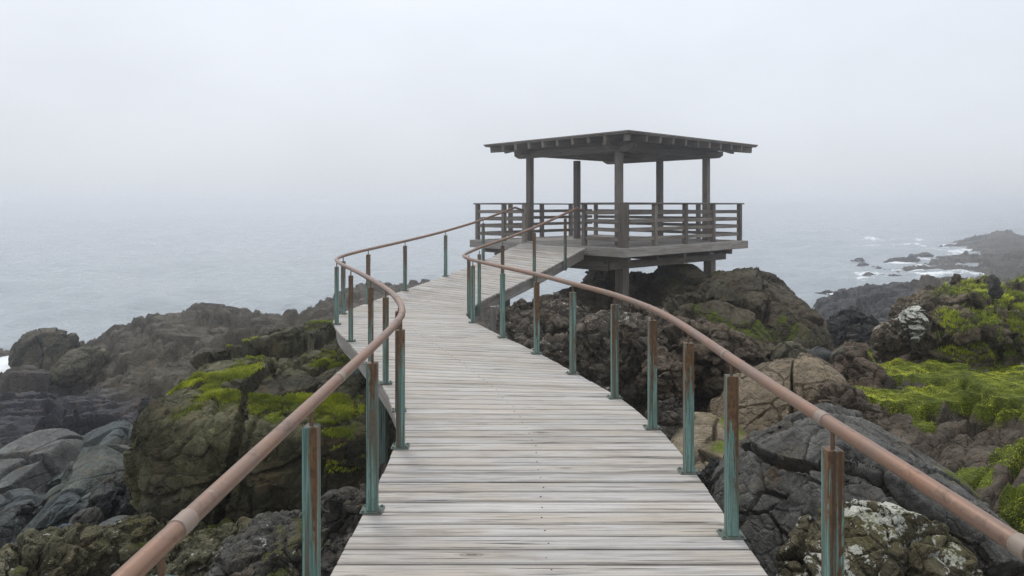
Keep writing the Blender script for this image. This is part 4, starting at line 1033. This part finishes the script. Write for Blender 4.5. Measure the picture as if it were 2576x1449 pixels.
fnn = g.math('ADD', g.math('MULTIPLY', g.noise(g.mapping(co, (1, 1.6, 1)), 1.6, 8, .72, .6), .75), g.math('MULTIPLY', g.noise(co, 5.5, 5, .7), .3))
fm = g.rng(g.math('SUBTRACT', fo, fnn), -.04, .14)
c = g.mix(fm, (.30, .332, .352, 1), (.82, .84, .84, 1)); g.l(c, b.inputs['Base Color'])
g.l(g.rng(fm, 0, 1, .10, .8), b.inputs['Roughness']); b.inputs['IOR'].default_value = 1.33
w1 = g.noise(g.mapping(co, (.8, 2.2, 1)), 1.6, 6, .62, .35); w2 = g.noise(g.mapping(co, (1.2, 3.2, 1)), 6., 4, .6, .2)
g.l(g.bump(g.math('ADD', w1, g.math('MULTIPLY', w2, .30)), .17, .8), b.inputs['Normal'])
vattr(sea, 'foam', foam); tag(sea, 'calm grey sea fading into the fog', kind='structure')

# ------------------------------------------------------------------ fog
def box(name, x0, x1, y0, y1, z0, z1, mat):
    V = [(x, y, z) for z in (z0, z1) for (x, y) in ((x0, y0), (x1, y0), (x1, y1), (x0, y1))]
    return mesh_plain(name, V, [(3, 2, 1, 0), (4, 5, 6, 7), (0, 1, 5, 4), (1, 2, 6, 5), (2, 3, 7, 6), (3, 0, 4, 7)], mat, (0, 0, 0))
m = bpy.data.materials.new('sea_fog'); m.use_nodes = True; nt = m.node_tree; nt.nodes.clear()
out = nt.nodes.new('ShaderNodeOutputMaterial'); pv = nt.nodes.new('ShaderNodeVolumePrincipled')
pv.inputs['Color'].default_value = (.97, .98, 1., 1); pv.inputs['Density'].default_value = .0049; pv.inputs['Anisotropy'].default_value = .89
nt.links.new(pv.outputs[0], out.inputs['Volume'])
hz = box('haze', -1500, 1500, -1500, 1500, -3.2, 8.9, m); tag(hz, 'pale sea fog over the water', kind='stuff')

# ------------------------------------------------------------------ sky, sun, camera
w = bpy.data.worlds.new('World'); sc.world = w; w.use_nodes = True; nt = w.node_tree; g = NT(nt)
bg = nt.nodes['Background']
SUN_EL, SUN_AZ = 58., -25.         # behind the cloud, high and a little to the left ahead
sky = g.n('ShaderNodeTexSky', sky_type='NISHITA'); sky.sun_disc = False; sky.sun_elevation = R(SUN_EL); sky.sun_rotation = R(SUN_AZ)
sky.air_density = 1.; sky.dust_density = 4.; sky.ozone_density = 1.
tc = g.n('ShaderNodeTexCoord'); sp = g.n('ShaderNodeSeparateXYZ'); g.l(tc.outputs['Generated'], sp.inputs[0])
cl = g.noise(g.mapping(tc.outputs['Generated'], (1, 1, 2.2)), 2.2, 4, .5)
lum = g.math('MULTIPLY', g.rng(sp.outputs[2], -.05, .9, 6.9, 12.2, False), g.rng(cl, .3, .7, .96, 1.04))
cm = g.n('ShaderNodeCombineColor')
g.l(g.math('MULTIPLY', lum, .925), cm.inputs[0]); g.l(g.math('MULTIPLY', lum, .972), cm.inputs[1]); g.l(g.math('MULTIPLY', lum, 1.05), cm.inputs[2])
g.l(g.mix(.93, sky.outputs[0], cm.outputs[0]), bg.inputs['Color']); bg.inputs['Strength'].default_value = .11
sl_ = bpy.data.lights.new('sun', 'SUN'); sl_.energy = 1.4; sl_.angle = R(16); sl_.color = (1, .97, .93)
so = bpy.data.objects.new('sun', sl_); col.objects.link(so); so.location = (-20, 40, 60)
dv = Vector((math.sin(R(SUN_AZ))*math.cos(R(SUN_EL)), math.cos(R(SUN_AZ))*math.cos(R(SUN_EL)), math.sin(R(SUN_EL))))
so.rotation_euler = dv.to_track_quat('Z', 'Y').to_euler()
cam = bpy.data.cameras.new('camera'); co_ = bpy.data.objects.new('camera', cam); col.objects.link(co_)
co_.location = (0, 0, EYE); co_.rotation_euler = (R(90), 0, 0)
cam.sensor_width = 36.; cam.lens = 36.*FPX/2576.; cam.shift_y = -(724.5-YH)/2576.; cam.clip_start = .05; cam.clip_end = 6000
sc.camera = co_
sc.view_settings.view_transform = 'Standard'; sc.view_settings.look = 'None'; sc.view_settings.exposure = 0.; sc.view_settings.gamma = 1.
cy = sc.cycles; cy.use_denoising = True; cy.denoiser = 'OPENIMAGEDENOISE'; cy.denoising_prefilter = 'NONE'; cy.denoising_input_passes = 'RGB_ALBEDO_NORMAL'; cy.max_bounces = 7; cy.volume_bounces = 2; cy.diffuse_bounces = 3; cy.glossy_bounces = 3; cy.transmission_bounces = 3
cy.use_adaptive_sampling = False
